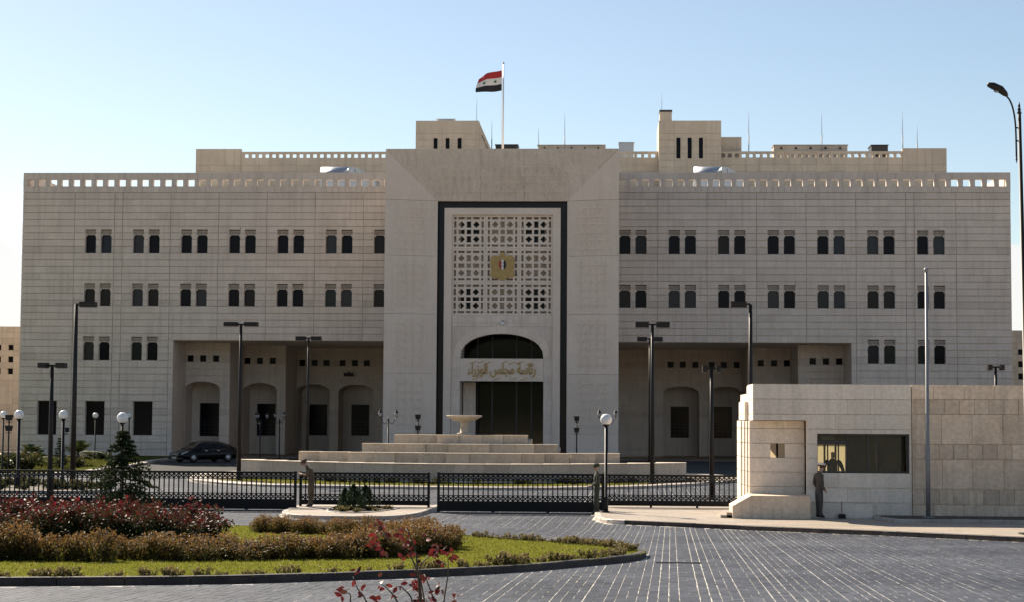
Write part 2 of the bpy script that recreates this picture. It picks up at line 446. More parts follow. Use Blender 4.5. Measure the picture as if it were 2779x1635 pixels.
def kerb_line(name, pts, h, mat, width=0.18, stone=0.9, closed=True, r=None):
    """kerbstones laid along a plan line (counter-clockwise: the line is the outer face)"""
    r = r or random.Random(3)
    base = empty(name, (pts[0][0], pts[0][1], gz(pts[0][1]))); tag(base, kind='structure')
    P = [Vector((p[0], p[1])) for p in pts]
    if closed: P.append(P[0])
    # arc-length sampling
    S = [0.0]
    for a, b in zip(P, P[1:]): S.append(S[-1]+(b-a).length)
    def at_s(s):
        s = max(0.0, min(s, S[-1]-1e-6))
        for i in range(len(S)-1):
            if s <= S[i+1]:
                t = (s-S[i])/max(1e-9, S[i+1]-S[i]); return P[i].lerp(P[i+1], t), (P[i+1]-P[i]).normalized()
    n = max(2, int(S[-1]/stone)); L = S[-1]/n
    for k in range(n):
        mb = MB(); vs_ = []; m = 4
        dz = r.uniform(-0.006, 0.006)
        for j in range(m):
            s = k*L + 0.006 + (L-0.012)*j/(m-1)
            p, t = at_s(s)
            p2, t2 = at_s(s+0.15); p3, t3 = at_s(s-0.15)
            t = (t2+t3).normalized() if (t2+t3).length > 0.2 else t
            nn = Vector((-t.y, t.x))          # inward for counter-clockwise
            zt = gz(p.y)+h+dz; zb = gz(p.y)-0.04
            o_ = p; o2 = p+nn*0.025; i_ = p+nn*width
            vs_ += [(o_.x, o_.y, zb), (o_.x, o_.y, zt-0.025), (o2.x, o2.y, zt), (i_.x, i_.y, zt), (i_.x, i_.y, zb)]
        fs = []
        for j in range(m-1):
            for q in range(4): fs.append((j*5+q, (j+1)*5+q, (j+1)*5+q+1, j*5+q+1))
        fs += [(0, 1, 2, 3, 4), tuple((m-1)*5+q for q in (4, 3, 2, 1, 0))]
        mb.add(vs_, fs, r.uniform(-0.12, 0.12))
        child(mb, 'kerb_stone', mat, base)
    return base

# plan outlines
LAWN_POLY = smooth_loop([(-9, 26.2), (-5, 26.5), (-1.9, 27.06), (1.3, 28.1), (3.35, 29.6), (4.6, 30.7), (5.75, 32.1), (6.95, 34.3), (7.7, 35.9), (8.08, 37.5), (7.98, 39.3),
                         (6.9, 41.7), (5.1, 44.1), (3.5, 46.3), (0.5, 49.3), (-4, 52), (-9, 53.3), (-15, 52), (-19, 46), (-20, 38), (-17, 30)], 4)
ISL_POLY = smooth_loop([(-3.55, 60.6), (-2.9, 59.0), (-1.5, 58.4), (0.3, 58.6), (1.0, 60.6), (1.2, 63.0), (1.25, 65.6), (0.9, 66.2), (-3.4, 66.2), (-3.75, 65.6), (-3.75, 63)], 4)
WALK_POLY = [(6.95, 61.2), (6.98, 59.6), (7.12, 58.4), (7.4, 57.65), (7.9, 57.3), (9.1, 56.6), (11.3, 55.2), (15.1, 51.5), (18.2, 47.7), (24, 41.5), (34, 33), (60, 33), (60, 75), (12.6, 75), (12.4, 67.2), (7.4, 67.2), (6.95, 66.5)]
FOUNT_POLY = smooth_loop([(-13.9, 92), (-12.0, 87.6), (-8.8, 84.2), (-5, 83.0), (0, 82.5), (4, 82.7), (8.4, 85.0), (11.5, 89.0), (13.6, 93), (14.5, 99), (12, 106), (0, 108), (-12, 106), (-14.8, 99)], 4)
BED_POLY = smooth_loop([(-34, 74.6), (-18, 74.9), (-15, 75.1), (-14.2, 76.6), (-14.6, 79.6), (-17, 82), (-34, 82)], 4)
PATH_POLY = [(-60, 92.6), (-26, 93.6), (-22.6, 96.5), (-21.6, 101), (-22.4, 110), (-22.9, 118), (-24, 126), (-24, 139.6), (-60, 139.6)]
POLYS = [LAWN_POLY, ISL_POLY, WALK_POLY, FOUNT_POLY, BED_POLY, PATH_POLY]

def inside_np(poly, X, Y):
    c = np.zeros(X.shape, bool)
    n = len(poly)
    for i in range(n):
        x1, y1 = poly[i]; x2, y2 = poly[(i+1) % n]
        if y1 == y2: continue
        cond = ((y1 > Y) != (y2 > Y)) & (X < (x2-x1)*(Y-y1)/(y2-y1)+x1)
        c ^= cond
    return c

def in_poly(poly, x, y): return bool(inside_np(poly, np.array([x]), np.array([y]))[0])

def lay_setts(surface, y0, y1, ang, seed, n_obj, ymin_obj):
    """rows of basalt setts running away from the camera, staggered cross joints"""
    r = np.random.default_rng(seed)
    W, Ln, gap = 0.150, 0.33, 0.02
    ca, sa = math.cos(ang), math.sin(ang)
    cols = np.arange(-int(60/W), int(60/W))
    us = []; vs_ = []
    for c in cols:
        v = np.arange(y0-6, y1+6, Ln) + r.uniform(0, Ln)
        us.append(np.full(v.shape, c*W) + r.normal(0, 0.003)); vs_.append(v)
    U = np.concatenate(us); V = np.concatenate(vs_)
    X = U*ca + V*sa; Y = -U*sa + V*ca
    cx = 7.165-0.0498*Y; hw = 0.284*Y+1.6
    keep = (np.abs(X-cx) < hw) & (Y > y0) & (Y < y1)
    X, Y = X[keep]+r.normal(0, 0.0022, keep.sum()), Y[keep]
    for p in POLYS:
        k = np.zeros(X.shape, bool)
        for dx, dy in ((-0.07, -0.15), (0.07, -0.15), (-0.07, 0.15), (0.07, 0.15)): k |= inside_np(p, X+dx, Y+dy)
        X, Y = X[~k], Y[~k]
    n = len(X)
    order = np.argsort(np.where(Y > ymin_obj, Y, 1e6))
    X, Y = X[order], Y[order]
    hx = (W-0.008)/2*(1+r.normal(0, 0.012, n)); hy = np.full(n, (Ln-0.006)/2)
    c = 0.002; h = 0.010
    Zb = K_TILT*(Y_FLAT-np.minimum(Y, Y_FLAT)) + np.abs(r.normal(0, 0.0008, n))
    sl = np.where(Y < Y_FLAT, -K_TILT, 0.0)
    tx = r.normal(0, 0.006, n); ty = r.normal(0, 0.004, n)+sl
    tone = r.normal(0, 0.11, n)
    ux = np.array([-1, 1, 1, -1, -1, 1, 1, -1.]); uy = np.array([-1, -1, 1, 1, -1, -1, 1, 1.])
    top = np.array([0, 0, 0, 0, 1, 1, 1, 1.])
    A = ux[None]*(hx[:, None]-c*top[None]); B = uy[None]*(hy[:, None]-0.0005*top[None])
    PX = X[:, None]+A*ca+B*sa; PY = Y[:, None]-A*sa+B*ca
    PZ = Zb[:, None]+tx[:, None]*A+ty[:, None]*B-(1-top[None])*(h)
    co = np.stack([PX, PY, PZ], -1)
    fidx = np.array([(4, 5, 6, 7), (0, 1, 5, 4), (1, 2, 6, 5), (2, 3, 7, 6), (3, 0, 4, 7)])
    def make(lo, hi, name):
        m = hi-lo
        me = bpy.data.meshes.new(name)
        v = co[lo:hi].reshape(-1, 3)
        F = (fidx[None]+8*np.arange(m)[:, None, None]).reshape(-1)
        me.vertices.add(len(v)); me.vertices.foreach_set('co', v.reshape(-1))
        me.loops.add(len(F)); me.loops.foreach_set('vertex_index', F.astype(np.int32))
        me.polygons.add(len(F)//4); me.polygons.foreach_set('loop_start', np.arange(0, len(F), 4, dtype=np.int32))
        at = me.attributes.new('tone', 'FLOAT', 'FACE'); at.data.foreach_set('value', np.repeat(tone[lo:hi], 5))
        me.materials.append(SETT); me.polygons.foreach_set('use_smooth', np.zeros(5*m, bool)); me.update(calc_edges=True)
        return me
    for k in range(n_obj): mobj('sett', make(k, k+1, 'sett'), surface)
    mobj('sett_paving', make(n_obj, n, 'sett_paving'), surface, kind='stuff')
    return n

N_SETT = lay_setts(road, 17.5, 66.4, math.radians(2.2), 11, 300, 20.1)
N_SETT2 = lay_setts(court, 66.6, 100.8, math.radians(1.3), 12, 0, 0)

# lawn island
lawn = plateau('lawn', LAWN_POLY, 0.105, GRASSM)
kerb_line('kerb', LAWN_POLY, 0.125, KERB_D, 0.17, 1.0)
GRASSL = leafy('grass_blade', [(0.14, 0.15, 0.02), (0.20, 0.20, 0.03), (0.28, 0.25, 0.055)], 0.8, 0.45, 0.12)
def grass(name, poly, n, h, zoff, seed, size=0.012):
    r = np.random.default_rng(seed)
    P = np.array(poly); lo, hi = P.min(0), P.max(0)
    X = r.uniform(lo[0], hi[0], n*3); Y = r.uniform(lo[1], hi[1], n*3)
    k = inside_np(poly, X, Y) & (np.abs(X-(7.165-0.0498*Y)) < 0.284*Y+0.6)
    X, Y = X[k][:n], Y[k][:n]; m = len(X)
    Z = K_TILT*(Y_FLAT-np.minimum(Y, Y_FLAT))+zoff
    a = r.uniform(0, 2*np.pi, m); hh = h*r.uniform(0.5, 1.3, m); w = size*r.uniform(0.6, 1.4, m)
    lx = r.normal(0, 0.45, m)*hh; ly = r.normal(0, 0.45, m)*hh
    v = np.stack([np.stack([X-np.cos(a)*w, Y-np.sin(a)*w, Z], -1), np.stack([X+np.cos(a)*w, Y+np.sin(a)*w, Z], -1), np.stack([X+lx, Y+ly, Z+hh], -1)], 1).reshape(-1, 3)
    me = bpy.data.meshes.new(name)
    me.vertices.add(3*m); me.vertices.foreach_set('co', v.reshape(-1))
    me.loops.add(3*m); me.loops.foreach_set('vertex_index', np.arange(3*m, dtype=np.int32))
    me.polygons.add(m); me.polygons.foreach_set('loop_start', np.arange(0, 3*m, 3, dtype=np.int32))
    at = me.attributes.new('tone', 'FLOAT', 'FACE'); at.data.foreach_set('value', r.uniform(0, 1, m))
    me.materials.append(GRASSL); me.update(calc_edges=True)
    return mobj(name, me, kind='stuff')
tag(grass('grass', LAWN_POLY, 90000, 0.035, 0.10, 5), 'short sunlit green lawn grass inside the kerbed island', 'grass')

# small island with the fixed fence, right-hand walk with the guard booth, fountain island, beds in the court
plateau('island_paving', ISL_POLY, 0.118, PAVE)
kerb_line('kerb', ISL_POLY, 0.125, KERB, 0.2, 0.8)
plateau('sidewalk', WALK_POLY, 0.125, PAVE)
kerb_line('kerb', [(7.35, 67.2), (6.95, 66.5)]+WALK_POLY[:5], 0.132, KERB_SUN, 0.2, 0.7, closed=False)
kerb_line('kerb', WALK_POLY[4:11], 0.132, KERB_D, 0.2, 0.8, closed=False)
plateau('fountain_island', FOUNT_POLY, 0.115, EARTH)
kerb_line('kerb', FOUNT_POLY, 0.13, KERB, 0.9, 1.2)
tag(grass('grass', [(-12.0, 89.6), (-8.5, 86.0), (-5, 84.6), (0, 84.1), (4, 84.3), (7.9, 86.6), (10.6, 90.3), (10, 92), (0, 86.5), (-10, 92)], 9000, 0.07, 0.11, 6, 0.03), 'strip of green grass in front of the tiered fountain', 'grass')
plateau('planting_bed', BED_POLY, 0.12, EARTH)
kerb_line('kerb', BED_POLY, 0.14, KERB, 0.25, 1.2)
plateau('garden', PATH_POLY, 0.10, plain('garden_turf', (0.075, 0.08, 0.022), 1.0, spec=0.0, var=0.35, vscale=1.2))
kerb_line('kerb', PATH_POLY[:8], 0.14, KERB, 0.6, 1.2, closed=False)
GRASSG = leafy('dry_grass', [(0.06, 0.075, 0.015), (0.10, 0.105, 0.02), (0.16, 0.14, 0.04)], 0.8, 0.35, 0.1)
GRASSL_ = GRASSL; GRASSL = GRASSG
tag(grass('grass', [(-45, 94.5), (-26, 95.0), (-24, 98), (-24.4, 110), (-25, 124), (-27, 130), (-45, 130)], 9000, 0.12, 0.09, 7, 0.05), 'rough yellow green grass in the garden beside the left wing', 'grass')
flower_bed = sheet('flower_bed', [(8.2, 4.6, 9.4, gz(8.2)), (13.5, 4.6, 9.4, gz(13.5))], EARTH, 0.05)
# soil patch on the small island, planter strip along the block wall
SOIL_POLY = smooth_loop([(-2.1, 60.9), (-1.2, 60.1), (-0.45, 60.8), (0.1, 63.4), (-0.4, 64.2), (-2.2, 64.2)], 4)
plateau('soil', SOIL_POLY, 0.13, EARTH)
kerb_line('kerb', SOIL_POLY, 0.145, KERB, 0.08, 0.7)
PLANTER_POLY = [(16.0, 58.6), (16.5, 57.7), (60, 56.4), (60, 60.4), (16.2, 60.4)]
plateau('planter_soil', PLANTER_POLY, 0.215, EARTH)
kerb_line('kerb', [(16.3, 60.2), (15.9, 58.8), (16.4, 57.5), (22, 57.2), (40, 56.5)], 0.24, KERB, 0.14, 0.9, closed=False)
# slot drain across the road
dr = empty('slot_drain', (8.68, 35.65, gz(35.65))); tag(dr, 'narrow dark slot drain set across the paving beyond the lawn tip', 'drain')
mb = MB(); mb.box(-0.42, 0.42, -0.07, 0.07, -0.02, 0.008); mb.build('channel', BLACKB, dr)
for yy in (-0.075, 0.075):
    mb = MB(); mb.box(-0.44, 0.44, yy-0.012, yy+0.012, -0.02, 0.014); mb.build('edge_bar', POLE, dr)

# unseen wooded rise added behind the camera; blocks low sky to darken porches
mb = MB(); hr = random.Random(2); nx, ny = 60, 8; vs_ = []
for j in range(ny+1):
    for i in range(nx+1):
        x = -400+800*i/nx; t = j/ny; y = -60-150*t
        hgt = 27*math.sin(min(1.0, t*1.6)*math.pi/2)*(0.75+0.35*mnoise.noise(Vector((x*0.012, y*0.02, 3.0))))
        vs_.append((x+hr.uniform(-2, 2), y+hr.uniform(-2, 2), gz(-15)-0.1+hgt+(hr.uniform(-0.8, 0.8) if j else 0)))
mb.add(vs_, [(j*(nx+1)+i, (j+1)*(nx+1)+i, (j+1)*(nx+1)+i+1, j*(nx+1)+i+1) for j in range(ny) for i in range(nx)])
tag(mb.build('sky_block_hill', plain('sky_block_slope', (0.07, 0.08, 0.04), 1.0, spec=0.0, var=0.4, vscale=0.15)), kind='structure')
# ------------------------------------------------------------------ the government building
BB = Vector((0, 128.2, 0))
bld = empty('government_building', BB)
tag(bld, 'long beige stone government building with projecting carved portal and flag on its roof', 'building')
YF = 140.0
ZJ = [20.86-0.53333*k for k in range(0, 40)]            # course joints
ZJ = [z for z in ZJ if z > 0.05] + [0.0]
PANELS = []
pr = random.Random(21)

def tone_of(z0):
    t = pr.gauss(0, 0.028)
    for zb in (20.33, 16.06, 11.79, 7.53, 3.26):
        if abs(z0-zb) < 0.1: t -= 0.10
    return t

def courses(x0, x1, joints, holes, y, bays=(), wmin=0.9, wmax=1.5, gz_=0.052, gx=0.006, tone=0.0):
    for zt, zb in zip(joints, joints[1:]):
        edges = [x0] + [b for b in bays if x0+0.05 < b < x1-0.05] + [x1]
        for ea, eb in zip(edges, edges[1:]):
            n = max(1, round((eb-ea)/pr.uniform(wmin, wmax)))
            cuts = [ea] + sorted(ea+(eb-ea)*(k+pr.uniform(-0.2, 0.2))/n for k in range(1, n)) + [eb]
            for ci, (a, b) in enumerate(zip(cuts, cuts[1:])):
                ga = 0.016 if ci == 0 else gx/2; gb = 0.016 if ci == n-1 else gx/2
                t = tone_of(zb)+tone
                for (c, d, e, f) in clip_rects(a+ga, b-gb, zb+gz_/2, zt-gz_/2, holes): PANELS.append((c, d, e, f, y, t))

# window openings in the wings
X0W, PW = 32.49, 3.8184
wins = []            # (xc, zbottom)
for s in (-1, 1):
    for row, zb in ((0, 16.07), (1, 11.80), (2, 7.54)):
        n = 7 if row < 2 else 2
        for i in range(n):
            for d in (-0.622, 0.622):
                wins.append((s*(X0W-i*PW)+d, zb))
WW, WH = 0.87, 1.86
win_holes = [(x-WW/2, x+WW/2, z, z+WH) for x, z in wins]
gf = [(-36.3, 1.67), (-32.5, 1.67), (-28.7, 1.67)]
gf_holes = [(x-0.77, x+0.77, z, z+2.66) for x, z in gf]
recess = [(-26.38, -8.2, -1, 9.127), (8.2, 26.38, -1, 9.127)]
HS = 76.0/83
par_x = [-38.0+HS*i for i in range(84)]
par_holes = [(x-0.27, x+0.27, 21.35, 21.88) for x in par_x]
HW = 38.6
holes = win_holes+gf_holes+recess+par_holes
bays = sorted([s*(30.58-PW*k) for s in (-1, 1) for k in range(6)]+[-34.42, 34.42, -31.23, 31.23])

for s, (xa, xb) in ((-1, (-HW, -8.3)), (1, (8.3, HW))):
    mb = MB(); solid_wall(mb, xa, xb, 0, 20.86, holes, YF+0.115, YF+0.5)
    solid_wall(mb, xa, xb, 20.86, 22.40, holes, YF+0.115, YF+0.36)
    child(mb, 'wall', JOINT if False else STONE, bld)
    # side and back walls, roof
    mb = MB()
    xo = s*HW
    mb.box(min(xo, xo-s*0.4), max(xo, xo-s*0.4), YF+0.5, 165, 0, 22.40)
    mb.box(min(xa, xb)+0.4, max(xa, xb)-0.4, 164.6, 165, 0, 20.5)
    child(mb, 'side_wall', STONE, bld)
    mb = MB(); mb.box(min(xa, xb)+0.39, max(xa, xb)-0.01, YF+0.36, 164.6, 20.4, 20.75)
    child(mb, 'roof', ROOFM, bld)
    courses(xa, xb, [z for z in ZJ], holes, YF, [b for b in bays if xa < b < xb])
# parapet stones
for xa, xb in ((-HW, -8.3), (8.3, HW)):
    for i in range(-1, 170):
        x = -38.0+HS/2*(i-0.5)
        a, b = max(x, xa), min(x+HS/2, xb)
        if b-a > 0.1: PANELS.append((a+0.006, b-0.006, 20.88, 21.35, YF, -0.05+pr.gauss(0, 0.03)))
    for i in range(83):
        a, b = max(par_x[i]+0.27, xa), min(par_x[i+1]-0.27, xb)
        if b-a > 0.1: PANELS.append((a, b, 21.36, 21.87, YF, -0.05+pr.gauss(0, 0.03)))
    k = xa
    while k < xb-0.1:
        e = min(k+pr.uniform(1.2, 1.9), xb); PANELS.append((k+0.006, e-0.006, 21.88, 22.43, YF, -0.07+pr.gauss(0, 0.03))); k = e
for s in (-1, 1): PANELS.append((*(sorted((s*HW, s*(38.0+0.27)))), 21.36, 21.87, YF, -0.05))

# windows: stone lattice head with scalloped shoulders, dark pane behind
def arch_frame(w, h):
    """dark timber frame"""
    mb = MB(); t = 0.05
    mb.box(-w/2, -w/2+t, 0, 0.07, 0, h); mb.box(w/2-t, w/2, 0, 0.07, 0, h); mb.box(-w/2+t, w/2-t, 0, 0.07, 0, t); mb.box(-w/2+t, w/2-t, 0, 0.07, h-t, h)
    return mb.mesh('window', FRAME)
def lattice_head(w, h):
    mb = MB()
    zb = h-0.45; zt = h-0.08
    # scalloped plate with two rounded shoulders
    for s in (-1, 1):
        pts = [(s*w/2, zb+0.02), (s*w/2, zb-0.12)]
        for k in range(6):
            a = math.pi/2*k/5
            pts.append((s*(w/2-0.03-0.09*math.sin(a)), zb-0.12+0.11*(1-math.cos(a))))
        pts.append((s*(w/2-0.14), zb+0.02))
        if s > 0: pts = pts[::-1]
        mb.prism(pts, 0, 0.05)
    mb.box(-w/2, w/2, 0, 0.05, zb+0.02, zb+0.055); mb.box(-w/2, w/2, 0, 0.05, zt-0.03, zt)
    n = 4; cw = w/n; y = 0.05
    for i in range(n):
        xa = -w/2+i*cw; zm = (zb+0.05+zt-0.03)/2; z0 = zb+0.05; z1 = zt-0.03
        for (za, zc) in ((z0, zm), (zm, z1)):
            mb.bar((xa, y, za), (xa+cw, y, zc), 0.027, 0.045); mb.bar((xa, y-0.002, zc), (xa+cw, y-0.002, za), 0.027, 0.041)
    return mb.mesh('lattice_head', PALE)
def pane_mesh(w, h, mat=None):
    mb = MB(); mb.box(-w/2+0.02, w/2-0.02, 0.03, 0.05, 0.02, h-0.02); return mb.mesh('pane', mat or GLASS)
def sill_mesh(w):
    mb = MB(); mb.box(-w/2-0.02, w/2+0.02, -0.03, 0.3, -0.03, 0.0); return mb.mesh('sill', STONE)
fr_me, la_me, pa_mes = arch_frame(WW, WH), lattice_head(WW, WH), [pane_mesh(WW, WH, g) for g in GLASSES]
wr = random.Random(8)
for x, z in wins:
    if -8.96-0.5 < x < 0 and abs(x+8.96) < 0.1: continue          # wholly behind the portal
    w_ = mobj('window', fr_me, bld, Vector((x, YF+0.34, z))-BB)
    mobj('pane', wr.choice(pa_mes[:1]*3+pa_mes), w_)
    mobj('lattice', la_me, w_, (0, -0.20, 0))
g_fr, g_pa = arch_frame(1.54, 2.66), pane_mesh(1.54, 2.66)
for x, z in gf:
    w_ = mobj('window', g_fr, bld, Vector((x, YF+0.36, z))-BB); mobj('pane', g_pa, w_)

# recessed porticoes either side of the portal: three set-backs with arched niches
def arch_pts(a, b, zs, zt, n=14):
    """pointed-flat arch curve from (a, zs) to (b, zs) peaking at zt"""
    c = (a+b)/2; w = (b-a)/2
    return [(c-w*math.cos(math.pi*k/n), zs+(zt-zs)*max(0.0, math.sin(math.pi*k/n))**0.8) for k in range(n+1)]
def arched_wall(mb, x0, x1, z0, z1, arches, holes_, y0, y1):
    hs = [(a, b, z0-1, zt) for (a, b, zs, zt) in arches]+list(holes_)
    solid_wall(mb, x0, x1, z0, z1, hs, y0, y1)
    for (a, b, zs, zt) in arches:          # spandrels
        p = arch_pts(a, b, zs, zt)
        for (xa, za), (xb, zb) in zip(p, p[1:]):
            if zt-min(za, zb) < 1e-3: continue
            mb.prism([(xa, za), (xb, zb), (xb, zt), (xa, zt)], y0, y1)
REC_J = [z for z in ZJ if z < 9.2]
for s in (-1, 1):
    def X(a, b): return (s*b, s*a) if s < 0 else (s*a, s*b)
    segs = [(22.75, 26.38, 144.3, [(23.54, 26.5-0.05)], [23.65, 24.70, 25.74]),
            (19.18, 22.75, 149.8, [(19.9, 22.72)], [20.03, 21.12, 22.18]),
            (8.2, 19.18, 155.2, [(16.28, 19.15), (12.45, 15.52)], [12.82, 13.87, 14.93, 16.33, 17.37, 18.45])]
    zt_a, zs_a = (5.98, 5.25)
    for (xi, xo, y, arches, sq) in segs:
        xa, xb = X(xi, xo)
        ar = [(*X(a, b), zs_a, zt_a) for a, b in arches]
        sqh = [(min(s*q, s*(q+0.52)), max(s*q, s*(q+0.52)), 7.58, 8.1) for q in sq]
        mb = MB(); arched_wall(mb, xa, xb, 0, 9.127, ar, sqh, y+0.115, y+0.5)
        child(mb, 'recess_wall', STONE, bld)
        courses(xa, xb, REC_J, [(a, b, -1, zt) for a, b, _, zt in ar]+sqh, y)
        # flush stones round the arch heads
        mb = MB()
        for (a, b, zs, zt) in ar:
            p = arch_pts(a, b, zs, zt)
            for (pa, pb) in zip(p, p[1:]):
                if zt-min(pa[1], pb[1]) > 1e-3: mb.prism([pa, pb, (pb[0], zt-0.01), (pa[0], zt-0.01)], y, y+0.12)
        child(mb, 'arch_stone', STONE, bld)
        for (a, b, c, d) in sqh:
            mb = MB(); mb.box(a, b, y+0.36, y+0.4, c, d)
            child(mb, 'window', GLASS, bld)
        # niche behind each arch with its window
        for (a, b, zs, zt) in ar:
            mb = MB(); yb = y+2.9
            mb.box(a-0.2, a, y+0.5, yb, 0, zt+0.3); mb.box(b, b+0.2, y+0.5, yb, 0, zt+0.3)
            mb.box(a, b, y+0.5, yb, zt, zt+0.3)
            xc = (a+b)/2
            p = arch_pts(a, b, zs, zt)
            for (pa, pb) in zip(p, p[1:]):
                if zt-min(pa[1], pb[1]) > 1e-3: mb.prism([pa, pb, (pb[0], zt), (pa[0], zt)], y+0.5, yb)
            solid_wall(mb, a, b, 0, zt, [(xc-0.8, xc+0.8, 1.55, 4.28)], yb, yb+0.3)
            child(mb, 'niche', STONE, bld)
            w_ = mobj('window', arch_frame(1.6, 2.73), bld, Vector((xc, yb+0.12, 1.55))-BB); mobj('pane', pane_mesh(1.6, 2.73), w_)
            mb = MB()
            for k in range(1, 4): mb.box(-0.8+0.4*k-0.012, -0.8+0.4*k+0.012, -0.03, 0, 0.02, 1.5)
            for k in range(1, 5): mb.box(-0.78, 0.78, -0.028, -0.002, 0.3*k-0.012, 0.3*k+0.012)
            mb.build('grille', FRAME, w_)
    # returns between the set-backs, ceiling of the porch
    mb = MB()
    for xr, ya, yb in ((26.38, YF+0.5, 144.355), (22.75, 144.8, 149.855), (19.18, 150.3, 155.255)):
        a, b = sorted((s*xr, s*(xr+0.3))); mb.box(a, b, ya, yb, 0, 9.127)
    child(mb, 'recess_return', STONE, bld)
    mb = MB(); a, b = X(8.3, 26.7); mb.box(a, b, YF+0.5, 155.7, 9.127, 9.5)
    child(mb, 'porch_ceiling', PALE, bld)

# ---- the projecting portal
PX, PI_X, PZ, PI_Z = 8.37, 4.68, 22.55, 18.91          # outer half width, inner half width, outer top, inner top
PY0, PY1 = 128.2, 129.25
mb = MB()
for s in (-1, 1):
    a, b = sorted((s*PX, s*(PX-0.5))); mb.box(a, b, PY0+0.6, 156, 0, PZ-0.06)
mb.box(-PX+0.5, PX-0.5, PY1+2.6, PY1+3.0, 19.2, PZ-0.06)
child(mb, 'portal_flank', STONE, bld)
mb = MB(); mb.box(-PX+0.52, PX-0.52, PY0+0.7, 156, PZ-0.9, PZ-0.6); child(mb, 'portal_roof', ROOFM, bld)
# splayed faces, each storey-high slab its own piece
def splay(t, z):
    """point on a jamb: t = 0 outer edge, 1 inner edge"""
    return (PX+(PI_X-PX)*t, PY0+(PY1-PY0)*t, z)
zcuts = [0, 2.1, 6.36, 10.63, 14.9, 18.91]
for s in (-1, 1):
    for za, zb in zip(zcuts, zcuts[1:]):
        za_, zb_ = za+0.012, zb-0.012
        if zb < 18.9: o_top, i_top = zb_, zb_
        else: o_top, i_top = 18.9, 18.9
        mb = MB()
        pts = [splay(0, za_), splay(1, za_), splay(1, i_top), splay(0, o_top)]
        f = [(s*x, y, z) for x, y, z in pts]; b_ = [(s*x, y+0.6, z) for x, y, z in pts]
        fs = [(0, 1, 2, 3), (7, 6, 5, 4), (1, 0, 4, 5), (2, 1, 5, 6), (3, 2, 6, 7), (0, 3, 7, 4)]
        mb.add(f+b_, fs if s < 0 else [tuple(reversed(q)) for q in fs], pr.gauss(0, 0.03))
        child(mb, 'jamb_slab', PALE, bld)
    # mitred corner piece of the jamb
    mb = MB()
    pts = [splay(0, 18.924), splay(1, 18.924), (PX, PY0, PZ)]
    f = [(s*x, y, z) for x, y, z in pts]; b_ = [(s*x, y+0.6, z) for x, y, z in pts]
    fs = [(0, 1, 2), (5, 4, 3), (1, 0, 3, 4), (2, 1, 4, 5), (0, 2, 5, 3)]
    mb.add(f+b_, fs if s < 0 else [tuple(reversed(q)) for q in fs], 0.0)
    child(mb, 'jamb_corner', PALE, bld)
mb = MB()       # head slab in three pieces
for (u0, u1) in ((-1, -0.34), (-0.337, 0.337), (0.34, 1)):
    pts = [(PI_X*u0, PY1, PI_Z), (PI_X*u1, PY1, PI_Z), (PX-0.03 if u1 == 1 else PI_X*u1, PY0, PZ), (0.03-PX if u0 == -1 else PI_X*u0, PY0, PZ)]
    m2 = MB(); b_ = [(x, y+0.6, z) for x, y, z in pts]
    m2.add(pts+b_, [(0, 1, 2, 3), (7, 6, 5, 4), (1, 0, 4, 5), (2, 1, 5, 6), (3, 2, 6, 7), (0, 3, 7, 4)], -0.05+pr.gauss(0, 0.02))
    child(m2, 'head_slab', STONE, bld)
for s in (-1, 1):
    mb = MB()
    pts = [splay(0.01, 0.01), splay(1, 0.01), splay(1, 18.9), splay(0.01, 22.4)]
    f = [(s*x, y+0.09, z) for x, y, z in pts]; b_ = [(s*x, y+0.58, z) for x, y, z in pts]
    mb.add(f+b_, [(0, 1, 2, 3), (7, 6, 5, 4), (1, 0, 4, 5), (2, 1, 5, 6), (3, 2, 6, 7), (0, 3, 7, 4)]); child(mb, 'jamb_core', STONE, bld)
# carved strapwork relief on the splays
def strap_cells(mb, org, eu, ev, nrm, c, nu, nv, w, d, diamond=True):
    """interlaced straps: cells of size c along unit vectors eu, ev"""
    org = Vector(org); eu = Vector(eu); ev = Vector(ev); nrm = Vector(nrm)
    def P(u, v, k=0.0): return org+eu*u+ev*v+nrm*k
    for i in range(nu):
        for t in (0.22, 0.78): mb.bar(P((i+t)*c, 0), P((i+t)*c, nv*c), w, d, nrm)
    for j in range(nv):
        for t in (0.22, 0.78): mb.bar(P(0, (j+t)*c, -0.003), P(nu*c, (j+t)*c, -0.003), w, d, nrm)
    for i in range(nu):
        for j in range(nv):
            q = [((i+.5)*c, (j+.17)*c), ((i+.83)*c, (j+.5)*c), ((i+.5)*c, (j+.83)*c), ((i+.17)*c, (j+.5)*c)]
            for k in range(4): mb.bar(P(*q[k], -0.006), P(*q[(k+1) % 4], -0.006), w, d, nrm)
for s in (-1, 1):
    mb = MB()
    p0 = Vector((s*splay(0.2, 0)[0], splay(0.2, 0)[1], 2.3)); p1 = Vector((s*splay(0.8, 0)[0], splay(0.8, 0)[1], 2.3))
    e = (p1-p0); L = e.length; e.normalize()
    nrm = Vector((-s*e.y*0, -1, 0)); nrm = Vector((0, 0, 1)).cross(e)
    if nrm.y > 0: nrm = -nrm
    c = L/2
    for zc, zd in ((2.3, 6.2), (6.5, 10.5), (10.8, 14.8), (15.0, 18.8)):
        n = int((zd-zc)/c)
        o_ = p0.copy(); o_.z = zc+((zd-zc)-n*c)/2
        strap_cells(mb, o_-nrm*0.002, e, Vector((0, 0, 1)), nrm, c, 2, n, 0.11, 0.055)
    child(mb, 'carved_relief', PALE, bld, 'stuff')
mb = MB()
ev = Vector((0, PY0-PY1, PZ-PI_Z)); evl = ev.length; ev.normalize()
nrm = Vector((1, 0, 0)).cross(ev); nrm = nrm if nrm.y < 0 else -nrm
c = 1.15
strap_cells(mb, Vector((-4.6, PY1, PI_Z))+ev*0.45-nrm*0.002, Vector((1, 0, 0)), ev, nrm, c, 8, 2, 0.11, 0.055)
